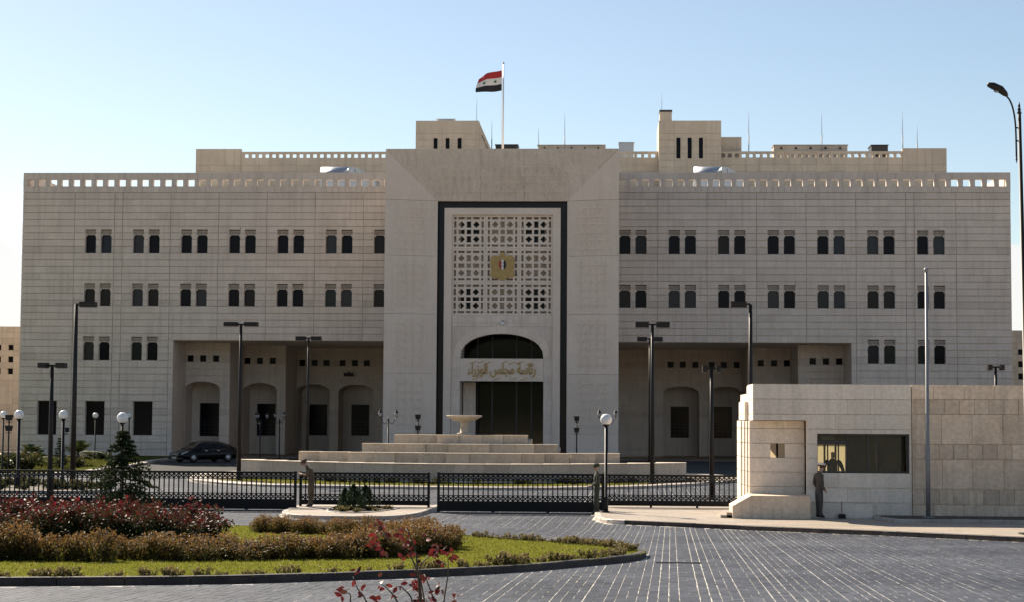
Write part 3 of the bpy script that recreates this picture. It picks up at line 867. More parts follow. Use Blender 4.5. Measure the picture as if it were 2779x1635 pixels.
child(mb, 'carved_relief', STONE, bld, 'stuff')
# black band set back between the splay and the inner frame
mb = MB()
for s in (-1, 1):
    a, b = sorted((s*4.19, s*5.4)); mb.box(a, b, PY1+0.55, PY1+0.7, 0, 19.6)
mb.box(-4.19, 4.19, PY1+0.55, PY1+0.7, 18.42, 19.6)
child(mb, 'black_band', BLACKB, bld)
# inner frame
FY = 129.35
mb = MB()
for s in (-1, 1):
    a, b = sorted((s*3.65, s*4.19)); mb.box(a, b, FY, FY+0.9, 0, 17.93)
mb.box(-4.19, 4.19, FY, FY+0.9, 17.93, 18.42)
child(mb, 'inner_frame', PALE, bld)
# screen: nine pierced stone panels over a stone wall with dark windows behind
SY = FY+0.22
cw = 7.3/3
zs0 = 10.59; ch = (17.93-zs0)/3
mbp = MB()
bw = 0.15; cell = (min(cw, ch)-2*bw)/2
mbp.box(-cw/2+0.004, cw/2-0.004, 0, 0.14, 0.004, bw); mbp.box(-cw/2+0.004, cw/2-0.004, 0, 0.14, ch-bw, ch-0.004)
mbp.box(-cw/2+0.004, -cw/2+bw, 0, 0.14, bw, ch-bw); mbp.box(cw/2-bw, cw/2-0.004, 0, 0.14, bw, ch-bw)
strap_cells(mbp, (-cw/2+bw, 0.14, bw), (1, 0, 0), (0, 0, 1), (0, -1, 0), cell, 2, 2, 0.145, 0.128)
sp_me = mbp.mesh('screen_panel', PALE)
for i in range(3):
    for j in range(3): mobj('screen_panel', sp_me, bld, Vector((-cw+cw*i, SY, zs0+ch*j))-BB)
mb = MB()
dark = [(s*cw-0.75+(-0.15*s), s*cw+0.75+(-0.15*s), zs0+ch*j+0.35, zs0+ch*j+ch-0.35) for s in (-1, 1) for j in (0, 2)]
solid_wall(mb, -3.65, 3.65, zs0, 17.93, dark, SY+0.62, SY+0.9)
child(mb, 'screen_backing', STONE, bld)
for (a, b, c_, d_) in dark:
    mb = MB(); mb.box(a, b, SY+0.86, SY+0.89, c_, d_); child(mb, 'window', plain('screen_window', (0.03, 0.03, 0.032), 0.3, spec=0.2) if 'screen_window' not in MATS else MATS['screen_window'], bld)
# arched doorway wall
AY = FY+0.16
mb = MB(); arched_wall(mb, -3.645, 3.645, 0, 10.585, [(-3.0, 3.0, 7.48, 9.27)], [], AY+0.05, AY+0.8)
child(mb, 'door_wall', STONE, bld)
dj = [10.58-0.5333*k for k in range(20)]+[0.0]
for zt, zb in zip(dj, dj[1:]):
    for (c_, d_, e_, f_) in clip_rects(-3.64, 3.64, zb+0.01, zt-0.01, [(-3.02, 3.02, -1, 7.5), (-3.7, 3.7, 7.5, 9.8)]):
        n = max(1, round((d_-c_)/0.9))
        for k in range(n): PANELS.append((c_+(d_-c_)*k/n+0.004, c_+(d_-c_)*(k+1)/n-0.004, e_, f_, AY, pr.gauss(0.05, 0.03)))
# voussoirs round the arch
vp = arch_pts(-3.0, 3.0, 7.48, 9.27, 13)
for (pa, pb) in zip(vp, vp[1:]):
    def out(p, k=0.55):
        v = Vector((p[0], (p[1]-6.2)*1.3)).normalized(); return (max(-3.63, min(3.63, p[0]+v.x*k)), p[1]+v.y*k)
    m2 = MB(); q = [pa, pb, out(pb), out(pa)]
    cx_ = sum(a for a, b in q)/4; cz_ = sum(b for a, b in q)/4
    q = [(cx_+(a-cx_)*0.985, cz_+(b-cz_)*0.985) for a, b in q]
    m2.prism(q, AY-0.004, AY+0.052, tone=pr.gauss(0.05, 0.04)); child(m2, 'voussoir', PALE, bld)
# lintel with gilded lettering
mb = MB(); mb.box(-3.0, 3.0, AY+0.02, AY+0.5, 5.85, 7.48); child(mb, 'lintel', PALE, bld)
txt = '\uFEAD\uFE8B\uFE8E\uFEB3\uFE94 \uFEE3\uFEA0\uFEE0\uFEB2 \uFE8D\uFEDF\uFEEE\uFEAF\uFEAD\uFE8D\uFE80'[::-1]
cu = bpy.data.curves.new('lettering', 'FONT'); cu.body = txt; cu.extrude = 0.03; cu.offset = 0.02; cu.space_character = 0.93; cu.resolution_u = 4
to = bpy.data.objects.new('lettering_curve', cu); COL.objects.link(to)
bpy.context.view_layer.update()
tme = bpy.data.meshes.new_from_object(to)
bpy.data.objects.remove(to)
co = np.empty(len(tme.vertices)*3); tme.vertices.foreach_get('co', co); co = co.reshape(-1, 3)
lo, hi = co.min(0), co.max(0)
nx = (co[:, 0]-lo[0])/(hi[0]-lo[0])*4.9-2.45; nz = (co[:, 1]-lo[1])/(hi[1]-lo[1])*1.06+6.12; ny = AY+0.02-(co[:, 2]-lo[2])*1.0
tme.vertices.foreach_set('co', np.stack([nx, ny, nz], -1).reshape(-1)); tme.materials.clear(); tme.materials.append(GOLD); tme.update()
lt = mobj('lettering', tme, bld, -BB)
mb = MB()        # vowel strokes above and below the letters
for (x, z, l) in ((-2.05, 7.2, .5), (-1.5, 7.22, .45), (-0.95, 7.18, .4), (0.2, 7.22, .35), (0.75, 7.15, .5), (1.3, 7.2, .55), (2.0, 7.12, .45), (-1.9, 6.03, .4), (-0.35, 6.02, .5), (0.9, 6.05, .4), (1.6, 6.0, .45)):
    mb.bar((x-l/2, AY+0.02, z-0.07), (x+l/2, AY+0.02, z+0.07), 0.05, 0.03)
mb.build('vowel_marks', GOLD, lt)
# hall behind the door: glass screen set back, dark room
mb = MB()
mb.box(-3.3, -3.0, AY+0.8, 138, 0, 10); mb.box(3.0, 3.3, AY+0.8, 138, 0, 10); mb.box(-3, 3, AY+0.8, 138, 9.4, 9.7); mb.box(-3.3, 3.3, 138, 138.3, 0, 10)
child(mb, 'hall', STONE, bld)
mb = MB(); mb.box(-3, 3, AY+0.8, 138, 0.3, 0.35); child(mb, 'hall_floor', PALE, bld)
mb = MB(); mb.box(-2.99, 2.99, 133.6, 133.63, 0.36, 9.38); child(mb, 'glass_screen', GLASS2, bld)
for x in (-2.0, -0.9, 0.9, 2.0):
    mb = MB(); mb.box(x-0.06, x+0.06, 133.5, 133.6, 0.36, 9.3); child(mb, 'mullion', FRAME, bld)
mb = MB(); mb.box(-2.9, -2.0, 131.5, 131.8, 0.36, 5.8); child(mb, 'hall_pier', STONE, bld)

place_stones(PANELS, bld, STONE, th=0.112)
N_PANELS = len(PANELS)

# emblem on the screen
def emblem(parent_loc):
    e = empty('emblem', parent_loc); tag(e, 'gilded eagle emblem with red white and black shield on the pierced stone screen', 'emblem')
    half = [(0.0, 1.02), (0.10, 1.0), (0.17, 0.92), (0.15, 0.80), (0.22, 0.70), (0.42, 0.80), (0.62, 0.80), (0.80, 0.68), (0.88, 0.50), (0.86, 0.30), (0.84, 0.05), (0.78, -0.30), (0.84, -0.55), (0.90, -0.62), (0.80, -0.78), (0.55, -0.76), (0.34, -0.86), (0.18, -0.97), (0.0, -1.0)]
    left = [(-x, z) for x, z in half[1:-1]][::-1]
    left = [(x if z < 0.75 else x-0.02, z) for x, z in left]
    mb = MB(); mb.prism((half+left)[::-1], -0.10, 0.0); mb.build('eagle_body', GOLD, e)
    for s in (-1, 1):
        for k in range(5):
            mb = MB(); xa = s*(0.30+0.12*k)
            mb.prism([(xa-0.05, 0.60-0.03*k), (xa+0.05, 0.62-0.03*k), (xa+0.055, -0.30+0.05*k), (xa, -0.38+0.05*k), (xa-0.055, -0.30+0.05*k)][::-1], -0.125, -0.101); mb.build('feather', GOLD, e)
    mb = MB(); mb.prism([(-0.02, 1.0), (0.12, 1.0), (0.24, 0.90), (0.12, 0.86), (0.08, 0.72), (-0.12, 0.70), (-0.14, 0.9)][::-1], -0.135, -0.10); mb.build('head', GOLD, e)
    mb = MB(); mb.prism([(-0.75, -0.62), (-0.4, -0.55), (0, -0.72), (0.4, -0.55), (0.75, -0.62), (0.7, -0.78), (0.4, -0.72), (0, -0.90), (-0.4, -0.72), (-0.7, -0.78)][::-1], -0.13, -0.101); mb.build('scroll', GOLD, e)
    n = 28; W, Hh = 0.26, 0.36
    def slab(x0, x1, name, m, par, y0, y1):
        top = [(x, Hh*math.sqrt(max(0, 1-(x/W)**2))) for x in np.linspace(x0, x1, 8)]
        bot = [(x, -Hh*math.sqrt(max(0, 1-(x/W)**2))) for x in np.linspace(x1, x0, 8)]
        m2 = MB(); m2.prism((top+bot), y0, y1, f=lambda u, v, d: (u, d, v+0.12)); return m2.build(name, m, par)
    slab(-0.26, -0.085, 'shield_red', RED, e, -0.16, -0.101); slab(-0.083, 0.083, 'shield_white', WHT, e, -0.162, -0.101); slab(0.085, 0.26, 'shield_black', BLK, e, -0.16, -0.101)
    for z in (0.24, 0.0):
        m2 = MB(); m2.prism(star_pts(0, z, 0.07), -0.17, -0.162); m2.build('star', GRN, e)
    return e
def star_pts(cx_, cz_, r):
    return [(cx_+(r if k % 2 == 0 else r*0.4)*math.sin(math.pi*k/5), cz_+(r if k % 2 == 0 else r*0.4)*math.cos(math.pi*k/5)) for k in range(10)]
emblem((0.02, SY-0.01, 14.2))
# lantern over the arch
wl = empty('wall_lantern', (0.05, AY, 9.85)); tag(wl, 'small white lantern fixed above the arched doorway', 'lantern')
mb = MB(); mb.box(-0.05, 0.05, -0.12, 0.0, 0.26, 0.36); mb.build('bracket', FRAME, wl)
mb = MB(); mb.lathe([(0.06, 0), (0.13, 0.05), (0.14, 0.2), (0.07, 0.28)], (0, -0.16, 0), 10); mb.build('lamp_shade', WHITE, wl)
# ------------------------------------------------------------------ rear block and roof-top things
RB = Vector((4, 166, 0))
rear = empty('rear_building', RB); tag(rear, 'taller beige block with pierced parapet and two towers behind the main facade', 'building')
RY = 166.0
def rx(x): return 7.165+(x-7.165)*RY/160.0         # survey made at Y = 160
def rz_(z): return 3.4+(z-3.4)*RY/160.0
RZ0 = 20.0
RPAN = []
rp = random.Random(5)
xl, xls, xrs, xr = rx(-29.42), rx(-25.29), rx(33.68), rx(37.55)
zt1, zt2 = rz_(27.32), rz_(27.06)
hz0, hz1 = rz_(26.5), rz_(26.85)
hsp = 0.642
rholes = []
x = rx(-25.0)
while x < rx(33.4):
    if not (rx(12.0) < x+0.2 < rx(17.8)): rholes.append((x, x+0.385, hz0, hz1))
    x += hsp
mb = MB()
solid_wall(mb, xl, xls, RZ0, zt1-0.03, [], RY+0.05, RY+0.4)
solid_wall(mb, xls, xrs, RZ0, zt2-0.03, rholes, RY+0.05, RY+0.4)
solid_wall(mb, xrs, xr, RZ0, zt1-0.03, [], RY+0.05, RY+0.4)
child(mb, 'wall', STONE2, rear)
mb = MB(); mb.box(xl, xl+0.4, RY+0.4, RY+24, RZ0, zt1-0.03); mb.box(xr-0.4, xr, RY+0.4, RY+24, RZ0, zt1-0.03); child(mb, 'side_wall', STONE2, rear)
mb = MB(); mb.box(xl+0.4, xr-0.4, RY+0.4, RY+24, rz_(25.4)-0.3, rz_(25.4)); child(mb, 'roof', ROOFM, rear)
jz = [zt1]+[zt1-1.55-0.62*k for k in range(0, 12)]
def rcourse(x0, x1, zs, y, hl=(), w=1.3):
    for a, b in zip(zs, zs[1:]):
        n = max(1, round((x1-x0)/w)); 
        for k in range(n):
            t = rp.gauss(0, 0.035)
            for q in clip_rects(x0+(x1-x0)*k/n+0.006, x0+(x1-x0)*(k+1)/n-0.006, b+0.014, a-0.014, hl): RPAN.append((*q, y, t))
rcourse(xl, xls-0.02, jz, RY)
rcourse(xls+0.02, xrs-0.02, [zt2]+jz[1:], RY, rholes)
rcourse(xrs+0.02, xr, jz, RY)
# towers
def tower(x0, x1, z1, slits, yf):
    zb = RZ0+2
    mb = MB(); solid_wall(mb, x0, x1, zb, z1-0.03, slits, yf+0.05, yf+0.4)
    mb.box(x0, x0+0.4, yf+0.4, yf+6, zb, z1-0.03); mb.box(x1-0.4, x1, yf+0.4, yf+6, zb, z1-0.03); mb.box(x0+0.4, x1-0.4, yf+0.4, yf+6, z1-0.5, z1-0.2)
    child(mb, 'tower_wall', STONE2, rear)
    rcourse(x0, x1, [z1, z1-1.2]+[z1-1.2-0.62*k for k in range(1, 11)], yf, slits, 1.4)
    for (a, b, c, d) in slits:
        m2 = MB(); m2.box(a, b, yf+0.25, yf+0.3, c, d); child(m2, 'window', GLASS, rear)
sl = [(rx(-7.82+1.07*k), rx(-7.46+1.07*k), rz_(26.3), rz_(28.1)) for k in range(3)]
tower(rx(-9.42), rx(-3.79), rz_(29.66), sl, RY-1.2)
sl = [(rx(13.71+0.99*k), rx(14.08+0.99*k), rz_(26.25), rz_(28.1)) for k in range(3)]
tower(rx(12.17), rx(17.66), rz_(29.63), sl, RY-1.2)
mb = MB(); mb.box(rx(12.26), rx(13.31), RY-1.1, RY+0.6, rz_(29.5), rz_(30.42)); c_ = child(mb, 'chimney', STONE2, rear)
mb = MB(); mb.box(rx(12.22), rx(13.35), RY-1.14, RY+0.64, rz_(30.42), rz_(30.6)); child(mb, 'chimney_cap', FRAME, rear)
mb = MB(); mb.box(rx(17.66), rx(19.6), RY+1.0, RY+4, RZ0+4, rz_(28.48)); child(mb, 'stair_house', STONE2, rear)
mb = MB(); mb.add([(rx(-3.79), RY-1.1, rz_(29.6)), (rx(-3.79), RY+5, rz_(29.6)), (rx(-2.6), RY+5, rz_(26.9)), (rx(-2.6), RY-1.1, rz_(26.9)), (rx(-3.79), RY-1.1, rz_(26.9)), (rx(-3.79), RY+5, rz_(26.9))],
      [(0, 1, 2, 3), (4, 0, 3), (1, 5, 2)]); child(mb, 'stair_slope', STONE2, rear)
for k in range(3):
    mb = MB(); a = 0.25+0.27*k
    p = Vector((rx(-3.79), RY-1.15, rz_(29.6))).lerp(Vector((rx(-2.6), RY-1.15, rz_(26.9))), a)
    mb.bar(p+Vector((-0.04, 0, -0.6)), p+Vector((0.25, 0, -1.2)), 0.05, 0.05); child(mb, 'slope_rail', FRAME, rear)
place_stones(RPAN, rear, STONE2)

def roof_unit(name, x0, x1, z0, z1, y, mat, label, fins=0, cat='roof unit', tri=0):
    e = empty(name, ((x0+x1)/2, y, rz_(25.4))); tag(e, label, cat)
    mb = MB(); mb.cbox(x0, x1, y, y+2.0, rz_(25.4), z1, 0.03); child(mb, 'housing', mat, e)
    mb = MB(); mb.box(x0-0.06, x1+0.06, y-0.06, y+2.06, z1, z1+0.07); child(mb, 'cap', mat, e)
    for k in range(fins):
        xa = x0+(x1-x0)*(k+0.5)/fins
        mb = MB(); mb.prism([(xa-0.16, z0+0.02), (xa+0.16, z0+0.02), (xa, z1-0.08)], y-0.05, y-0.004); child(mb, 'vent', FRAME, e)
    return e
s_ = 168/162.0
def qx(x): return 7.165+(x-7.165)*s_
def qz(z): return 3.4+(z-3.4)*s_
roof_unit('roof_unit', qx(-2.48), qx(-0.47), qz(27.5), qz(27.93), 168, FRAME, 'dark boxy roof unit behind the base of the main flagpole')
roof_unit('roof_plant', qx(1.36), qx(7.42), qz(27.5), qz(27.89), 168, ROOFM, 'long low grey roof housing behind the portal parapet', 5, 'roof housing')
roof_unit('water_tank', qx(8.68), qx(10.01), qz(27.5), qz(28.12), 168, METAL, 'pale metal tank on the roof beside the slotted tower', 0, 'tank')
roof_unit('roof_plant', qx(22.57), qx(29.14), qz(27.5), qz(27.87), 168, ROOFM, 'long low grey roof housing over the pierced parapet on the right', 5, 'roof housing')
roof_unit('roof_unit', qx(31.27), qx(32.74), qz(27.5), qz(27.86), 168, FRAME, 'dark boxy roof unit near the end of the right parapet')
e = empty('roof_vent', (qx(-6.8), 166, qz(29.7))); tag(e, 'flat grey vent cap on top of the left tower', 'vent')
mb = MB(); mb.prism([(qx(-7.6), rz_(29.5)), (qx(-6.2), rz_(29.5)), (qx(-6.35), rz_(29.95)), (qx(-7.5), rz_(29.95))], 166, 167.5); child(mb, 'hood', METAL, e)
mb = MB(); mb.box(qx(-7.7), qx(-6.0), 165.9, 167.6, rz_(29.95), rz_(30.0)); child(mb, 'cover', METAL, e)

# barrel skylights on the wing roofs
for (xa, xb, xt, label) in ((-16.57, -14.17, -11.83, 'grey barrel skylight on the roof left of the portal'), (14.86, 17.15, 18.98, 'grey barrel skylight on the roof right of the portal')):
    e = empty('skylight', ((xa+xb)/2, 150, 20.75)); tag(e, label, 'skylight')
    mb = MB(); mb.box(xa, xt, 150.02, 153, 20.75, 23.3); child(mb, 'upstand', METAL, e)
    mb = MB(); n = 10
    vs_ = []; fs = []
    for k in range(n+1):
        a = math.pi/2*k/n
        for xx in (xa, xb): vs_.append((xx, 150-0.0+1.3-1.3*math.cos(a), 23.3+1.14*math.sin(a)))
    for k in range(n): fs.append((2*k, 2*k+1, 2*k+3, 2*k+2))
    fs.append(tuple(2*k for k in range(n+1))+()); fs.append(tuple(2*k+1 for k in range(n+1))[::-1])
    mb.add(vs_, fs, 0, 0, True); child(mb, 'vault', METAL, e)
    for k in range(4):
        x0 = xb+(xt-xb)*k/4; x1 = xb+(xt-xb)*(k+1)/4-0.04
        h0 = 1.05*(1-(k/4)**1.6)+0.02; h1 = 1.05*(1-((k+1)/4)**1.6)+0.02
        mb = MB(); mb.prism([(x0, 23.3), (x1, 23.3), (x1, 23.3+h1), (x0, 23.3+h0)], 150.2, 152.6); child(mb, 'panel', METAL, e)

# lightning rods
for (x, z, y, label) in ((-4.07, 31.99, 166, 'tall thin lightning rod on the left tower'), (-2.7, 29.89, 167, 'short lightning rod just left of the flagpole'), (1.49, 29.21, 168, 'short lightning rod right of the flagpole'),
                      (3.82, 30.54, 168, 'tall lightning rod over the long roof housing behind the portal'), (12.46, 32.34, 165.5, 'lightning rod on the chimney of the right tower'), (20.17, 30.67, 168, 'lightning rod just right of the stair house'),
                      (26.61, 30.66, 168, 'lightning rod over the long roof housing on the right'), (33.71, 30.64, 168, 'tall lightning rod at the end of the pierced parapet'), (34.99, 29.32, 168, 'shortest lightning rod near the right end of the rear block')):
    k = y/160.0; X_ = 7.165+(x-7.165)*k; Z_ = 3.4+(z-3.4)*k
    zb = rz_(25.4)
    e = empty('lightning_rod', (X_, y, zb)); tag(e, label, 'lightning rod', 'lightning rods on the roofs')
    mb = MB(); mb.tube([(0, 0, 0), (0, 0, (Z_-zb)*0.62)], 0.05, 6); mb.build('mast', STEEL, e)
    mb = MB(); mb.tube([(0, 0, (Z_-zb)*0.62), (0, 0, Z_-zb)], [0.03, 0.012], 6); mb.build('tip', STEEL, e)

# flag on the portal roof
fp = empty('flagpole', (-0.2, 133, PZ-0.6)); tag(fp, 'tall white metal flagpole on the roof of the portal', 'flagpole')
FH = 29.63-(PZ-0.6)
mb = MB(); mb.tube([(0, 0, 0), (0, 0, FH)], [0.075, 0.05], 10); mb.build('pole', WHITE, fp)
mb = MB(); mb.lathe([(0.01, 0), (0.075, 0.04), (0.075, 0.1), (0.01, 0.15)], (0, 0, FH), 10); mb.build('finial', STEEL, fp)
mb = MB(); mb.tube([(-0.12, 0, 1.2), (-0.12, 0, FH-0.15), (0, 0, FH-0.05)], 0.012, 5); mb.build('halyard', WHITE, fp)
fl = empty('flag', (-0.32, 133, 27.63)); tag(fl, 'red white and black flag with two green stars flying from the portal pole', 'flag')
def flag_pt(u, v):
    """u 0..1 from hoist to fly, v 0..1 bottom to top"""
    x = -1.80*u
    top = 1.53-0.40*u**1.0-0.24*max(0, u-0.6)/0.4*1.0
    bot = 0.0-0.12*math.sin(u*2.2)
    return (x+0.10*math.sin(v*3+u*4)*u-0.14*u*(1-v)*0.6, 0.22*math.sin(u*7+v*1.5)*u**0.6, bot+(top-bot)*v)
def flag_strip(v0, v1, name, m):
    mb = MB(); N, M = 24, 6; vs_ = []; fs = []
    for i in range(N+1):
        for j in range(M+1): vs_.append(flag_pt(i/N, v0+(v1-v0)*j/M))
    for i in range(N):
        for j in range(M): fs.append((i*(M+1)+j, (i+1)*(M+1)+j, (i+1)*(M+1)+j+1, i*(M+1)+j+1))
    mb.add(vs_, fs, 0, 0, True); return mb.build(name, m, fl)
flag_strip(0, 0.333, 'black_stripe', BLK); ws = flag_strip(0.333, 0.667, 'white_stripe', WHT); flag_strip(0.667, 1, 'red_stripe', RED)
for u in (0.27, 0.68):
    pts = star_pts(0, 0, 0.15)
    mb = MB(); c0 = Vector(flag_pt(u, 0.5)); 
    vv = [(flag_pt(u-px/1.9, 0.5+pz/1.45)) for px, pz in pts]
    mb.add([(x, y-0.015, z) for x, y, z in vv]+[(c0.x, c0.y-0.02, c0.z)], [(k, (k+1) % 10, 10) for k in range(10)]); mb.build('star', GRN, fl)

# far blocks glimpsed past both ends of the facade
for (x0, x1, label, s) in ((-75, -45.0, 'low warm stone block with small square windows past the left wing', -1), (43.6, 75, 'low stone block with small square windows past the right wing', 1)):
    e = empty('side_building', ((x0+x1)/2, 165, 0)); tag(e, label, 'building')
    hl = []
    for j, (za, zb) in enumerate(((9.16, 9.66), (8.04, 8.58), (6.93, 7.48))):
        for k in range(6):
            xa = -47.86-1.15*k if s < 0 else 44.72+1.15*k
            hl.append((xa, xa+0.5, za, zb))
    mb = MB(); solid_wall(mb, x0, x1, 0, 11.36, hl, 165.05, 165.5); mb.box(x0, x1, 165.5, 180, 11.0, 11.3); child(mb, 'wall', STONE2, e)
    for (a, b, c, d) in hl:
        m2 = MB(); m2.box(a, b, 165.3, 165.34, c, d); child(m2, 'window', GLASS, e)
    P_ = []
    vis0, vis1 = (-52, -45.0) if s < 0 else (43.6, 50)
    for k in range(20):
        zt, zb = 11.38-0.555*k, 11.38-0.555*(k+1)
        for i in range(6):
            for q in clip_rects(vis0+(vis1-vis0)*i/6+0.006, vis0+(vis1-vis0)*(i+1)/6-0.006, zb+0.014, zt-0.014, hl): P_.append((*q, 165, rp.gauss(0, 0.05)))
    place_stones(P_, e, STONE2)

# ------------------------------------------------------------------ fountain
FB = Vector((0, 94, 0.115))
fo = empty('fountain', FB); tag(fo, 'tiered stone fountain with stepped walls and a round bowl on a pedestal', 'fountain')
def front_y(x, tier):
    base = {1: 87.0, 2: 89.2, 3: 90.8, 4: 92.0}[tier]
    return base+0.048*x*x*(0.9 if tier == 1 else 0.55)
fr_ = random.Random(4)
WATER = plain('basin_water', (0.02, 0.03, 0.03), 0.08, spec=0.5)
tiers = [(1, 11.5, 1.06, 0.16, 0.0), (2, 8.1, 1.53, 1.0, 0.45), (3, 4.95, 1.95, 1.45, 0.4), (4, 3.42, 2.40, 1.85, 0.3)]
for (t, hw, z1, z0, jog) in tiers:
    n = {1: 16, 2: 13, 3: 9, 4: 6}[t]
    yb = 104 if t == 1 else 98
    xs = [-hw+2*hw*k/n+(fr_.uniform(-0.25, 0.25)*(hw/n) if 0 < k < n else 0) for k in range(n+1)]
    prev = None
    for k in range(n):
        xa, xb = xs[k], xs[k+1]
        j = jog*fr_.choice([0, 0.35, 1.0]) if t > 1 else 0.0
        ya, yb_ = front_y(xa, t)+j, front_y(xb, t)+j
        if t > 1: ya = yb_ = (ya+yb_)/2
        tn = fr_.gauss(0, 0.06)
        yw = max(ya, yb_)+0.55
        mb = MB(); mb.prism([(xa+0.004, ya), (xb-0.004, yb_), (xb-0.004, yw), (xa+0.004, yw)], z0, z1-0.05, f=lambda u, v, d: (u, v, d), tone=tn)
        child(mb, 'wall_block', FOUNT, fo)
        ov = 0.04
        mb = MB(); mb.prism([(xa+0.002, ya-ov), (xb-0.002, yb_-ov), (xb-0.002, yw), (xa+0.002, yw)], z1-0.05, z1, f=lambda u, v, d: (u, v, d), tone=tn*0.5+0.04)
        child(mb, 'coping', FOUNT, fo)
        mb = MB(); mb.prism([(xa+0.004, yw), (xb-0.004, yw), (xb-0.004, 98.5), (xa+0.004, 98.5)], z0, z1-0.28, f=lambda u, v, d: (u, v, d), tone=tn)
        child(mb, 'basin', FOUNT, fo)
        if t > 1 or abs(xa) < 9: mb = MB(); mb.box(xa, xb, yw, 97.5, z1-0.279, z1-0.22); child(mb, 'water', WATER, fo)
mb = MB(); mb.lathe([(0.38, 0), (0.38, 0.06), (0.22, 0.1), (0.2, 0.55), (0.26, 0.62), (0.18, 0.66)], (0.04, 94, 2.40), 20); child(mb, 'pedestal', FOUNT, fo)
mb = MB(); mb.lathe([(0.2, 0.0), (0.55, 0.10), (0.85, 0.27), (0.9, 0.28), (0.9, 0.32), (0.93, 0.33), (0.93, 0.37), (0.86, 0.38), (0.7, 0.3), (0.2, 0.2)], (0.04, 94, 3.02), 32); child(mb, 'bowl', FOUNT, fo)

# ------------------------------------------------------------------ guard booth
GB = Vector((14.6, 60.0, 0.125))
bo = empty('guard_booth', GB); tag(bo, 'pale stone guard booth with long window and sunlit stepped end', 'guard booth')
BJ = [4.50, 4.0, 3.50, 3.02, 2.53, 2.05, 1.58, 1.10, 0.62, 0.12]
wx0, wx1, wz0, wz1 = 14.26, 17.27, 1.58, 2.87
gp = random.Random(9)
BPAN = []
def bcourse(x0, x1, zs, y, hl, w=1.35):
    for a, b in zip(zs, zs[1:]):
        n = max(1, round((x1-x0)/w)); cuts = [x0]+sorted(x0+(x1-x0)*(k+gp.uniform(-.2, .2))/n for k in range(1, n))+[x1]
        for c, d in zip(cuts, cuts[1:]):
            t = gp.gauss(0, 0.04)
            for q in clip_rects(c+(0.003 if c > x0 else 0), d-0.003, b+0.009, a-0.009, hl): BPAN.append((*q, y, t))
# main front right of the niche, overhang above the niche
mb = MB()
hl = [(wx0, wx1, wz0, wz1)]
solid_wall(mb, 13.93, 17.34, 0.1, 4.47, hl, 60.05, 60.35)
mb.box(12.16+0.05, 13.93, 60.05, 63.2, 3.29+0.01, 4.47)
mb.box(12.03+0.05, 12.21, 61.9, 64.4, 3.31, 3.93)
mb.box(12.21, 12.21+0.3, 63.2, 66, 3.31, 4.2)
child(mb, 'wall', BOOTH, bo)
bcourse(13.93, 17.34, BJ, 60.0, hl)
bcourse(12.16, 13.93, [4.50, 4.0, 3.50, 3.29], 60.0, [])
# the sunlit end of the overhang, stone by stone
def end_stone(x, y0, y1, z0, z1, t=0.05):
    mb = MB(); mb.box(x, x+0.05, y0+0.052, y1, z0+0.009, z1-0.009, t); return child(mb, 'end_stone', BOOTH, bo)
for z0, z1 in ((4.0, 4.50), (3.50, 4.0), (3.29, 3.50)): end_stone(12.16, 60.0, 62.2 if z1 > 4.4 else 61.9, z0, z1)
for z0, z1 in ((3.50, 3.93), (3.29, 3.50)): end_stone(12.03, 61.85, 64.4, z0, z1)
mb = MB(); mb.box(12.035, 12.16, 61.85, 61.9, 3.3, 3.92); child(mb, 'end_stone', BOOTH, bo)
# niche wall and the stepped pilasters at its end
nz = [(12.79, 13.27, 2.05, 2.53)]
mb = MB(); solid_wall(mb, 12.09+0.03, 13.93, 0.1, 3.29, nz, 60.75, 60.95); child(mb, 'niche_wall', BOOTH, bo)
bcourse(12.11, 13.92, [3.28]+[z for z in BJ if z < 3.2], 60.7, nz, 1.9)
steps = [(12.10, 60.7, 61.2), (12.05, 61.2, 61.8), (12.0, 61.8, 62.5), (11.95, 62.5, 64.2)]
for k, (x, ya, yb) in enumerate(steps):
    for zt, zb in zip([3.28]+[z for z in BJ if z < 3.2], [z for z in BJ if z < 3.2]):
        mb = MB(); mb.box(x, x+0.3 if k else 12.108, ya+(0.052 if k == 0 else 0), yb, zb+0.009, zt-0.009, gp.gauss(0, 0.03)); child(mb, 'pilaster_stone', BOOTH, bo)
mb = MB(); mb.box(12.2, 12.4, 60.95, 64.2, 0.1, 3.3); child(mb, 'end_core', BOOTH, bo)
# plinth with sloped end
mb = MB(); mb.prism([(11.42, 0.10), (13.93, 0.10), (13.93, 0.86), (12.02, 0.86), (11.42, 0.52)], 59.1, 60.68); child(mb, 'plinth', BLOCK, bo)
mb = MB(); mb.box(13.94, 16.0, 59.72, 59.98, 0.1, 0.60); child(mb, 'plinth_ledge', BOOTH, bo)
for k in range(2):
    mb = MB(); mb.box(11.05+0.2*k, 11.41, 59.3, 60.9, 0.12, 0.21+0.09*k); child(mb, 'step', PAVE, bo)
# roof, rear wall with blinds, side wall, floor
mb = MB(); mb.box(12.3, 17.34, 60.35, 64.2, 4.15, 4.3); child(mb, 'roof', ROOFM, bo)
rear_h = [(12.98, 13.68, 1.9, 2.6), (14.6, 15.75, 1.2, 2.5)]
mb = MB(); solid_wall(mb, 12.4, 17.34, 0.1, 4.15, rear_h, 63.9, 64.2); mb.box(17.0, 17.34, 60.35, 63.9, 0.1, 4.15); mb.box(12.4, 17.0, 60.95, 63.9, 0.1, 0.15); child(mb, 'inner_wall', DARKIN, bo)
BLIND, nt_, b_ = new_mat('roller_blind')
b_.inputs['Base Color'].default_value = (0.80, 0.72, 0.60, 1); b_.inputs['Roughness'].default_value = 0.9
tr_ = _n(nt_, 'ShaderNodeBsdfTranslucent'); tr_.inputs['Color'].default_value = (0.88, 0.78, 0.64, 1)
mx_ = _n(nt_, 'ShaderNodeMixShader'); mx_.inputs['Fac'].default_value = 0.6
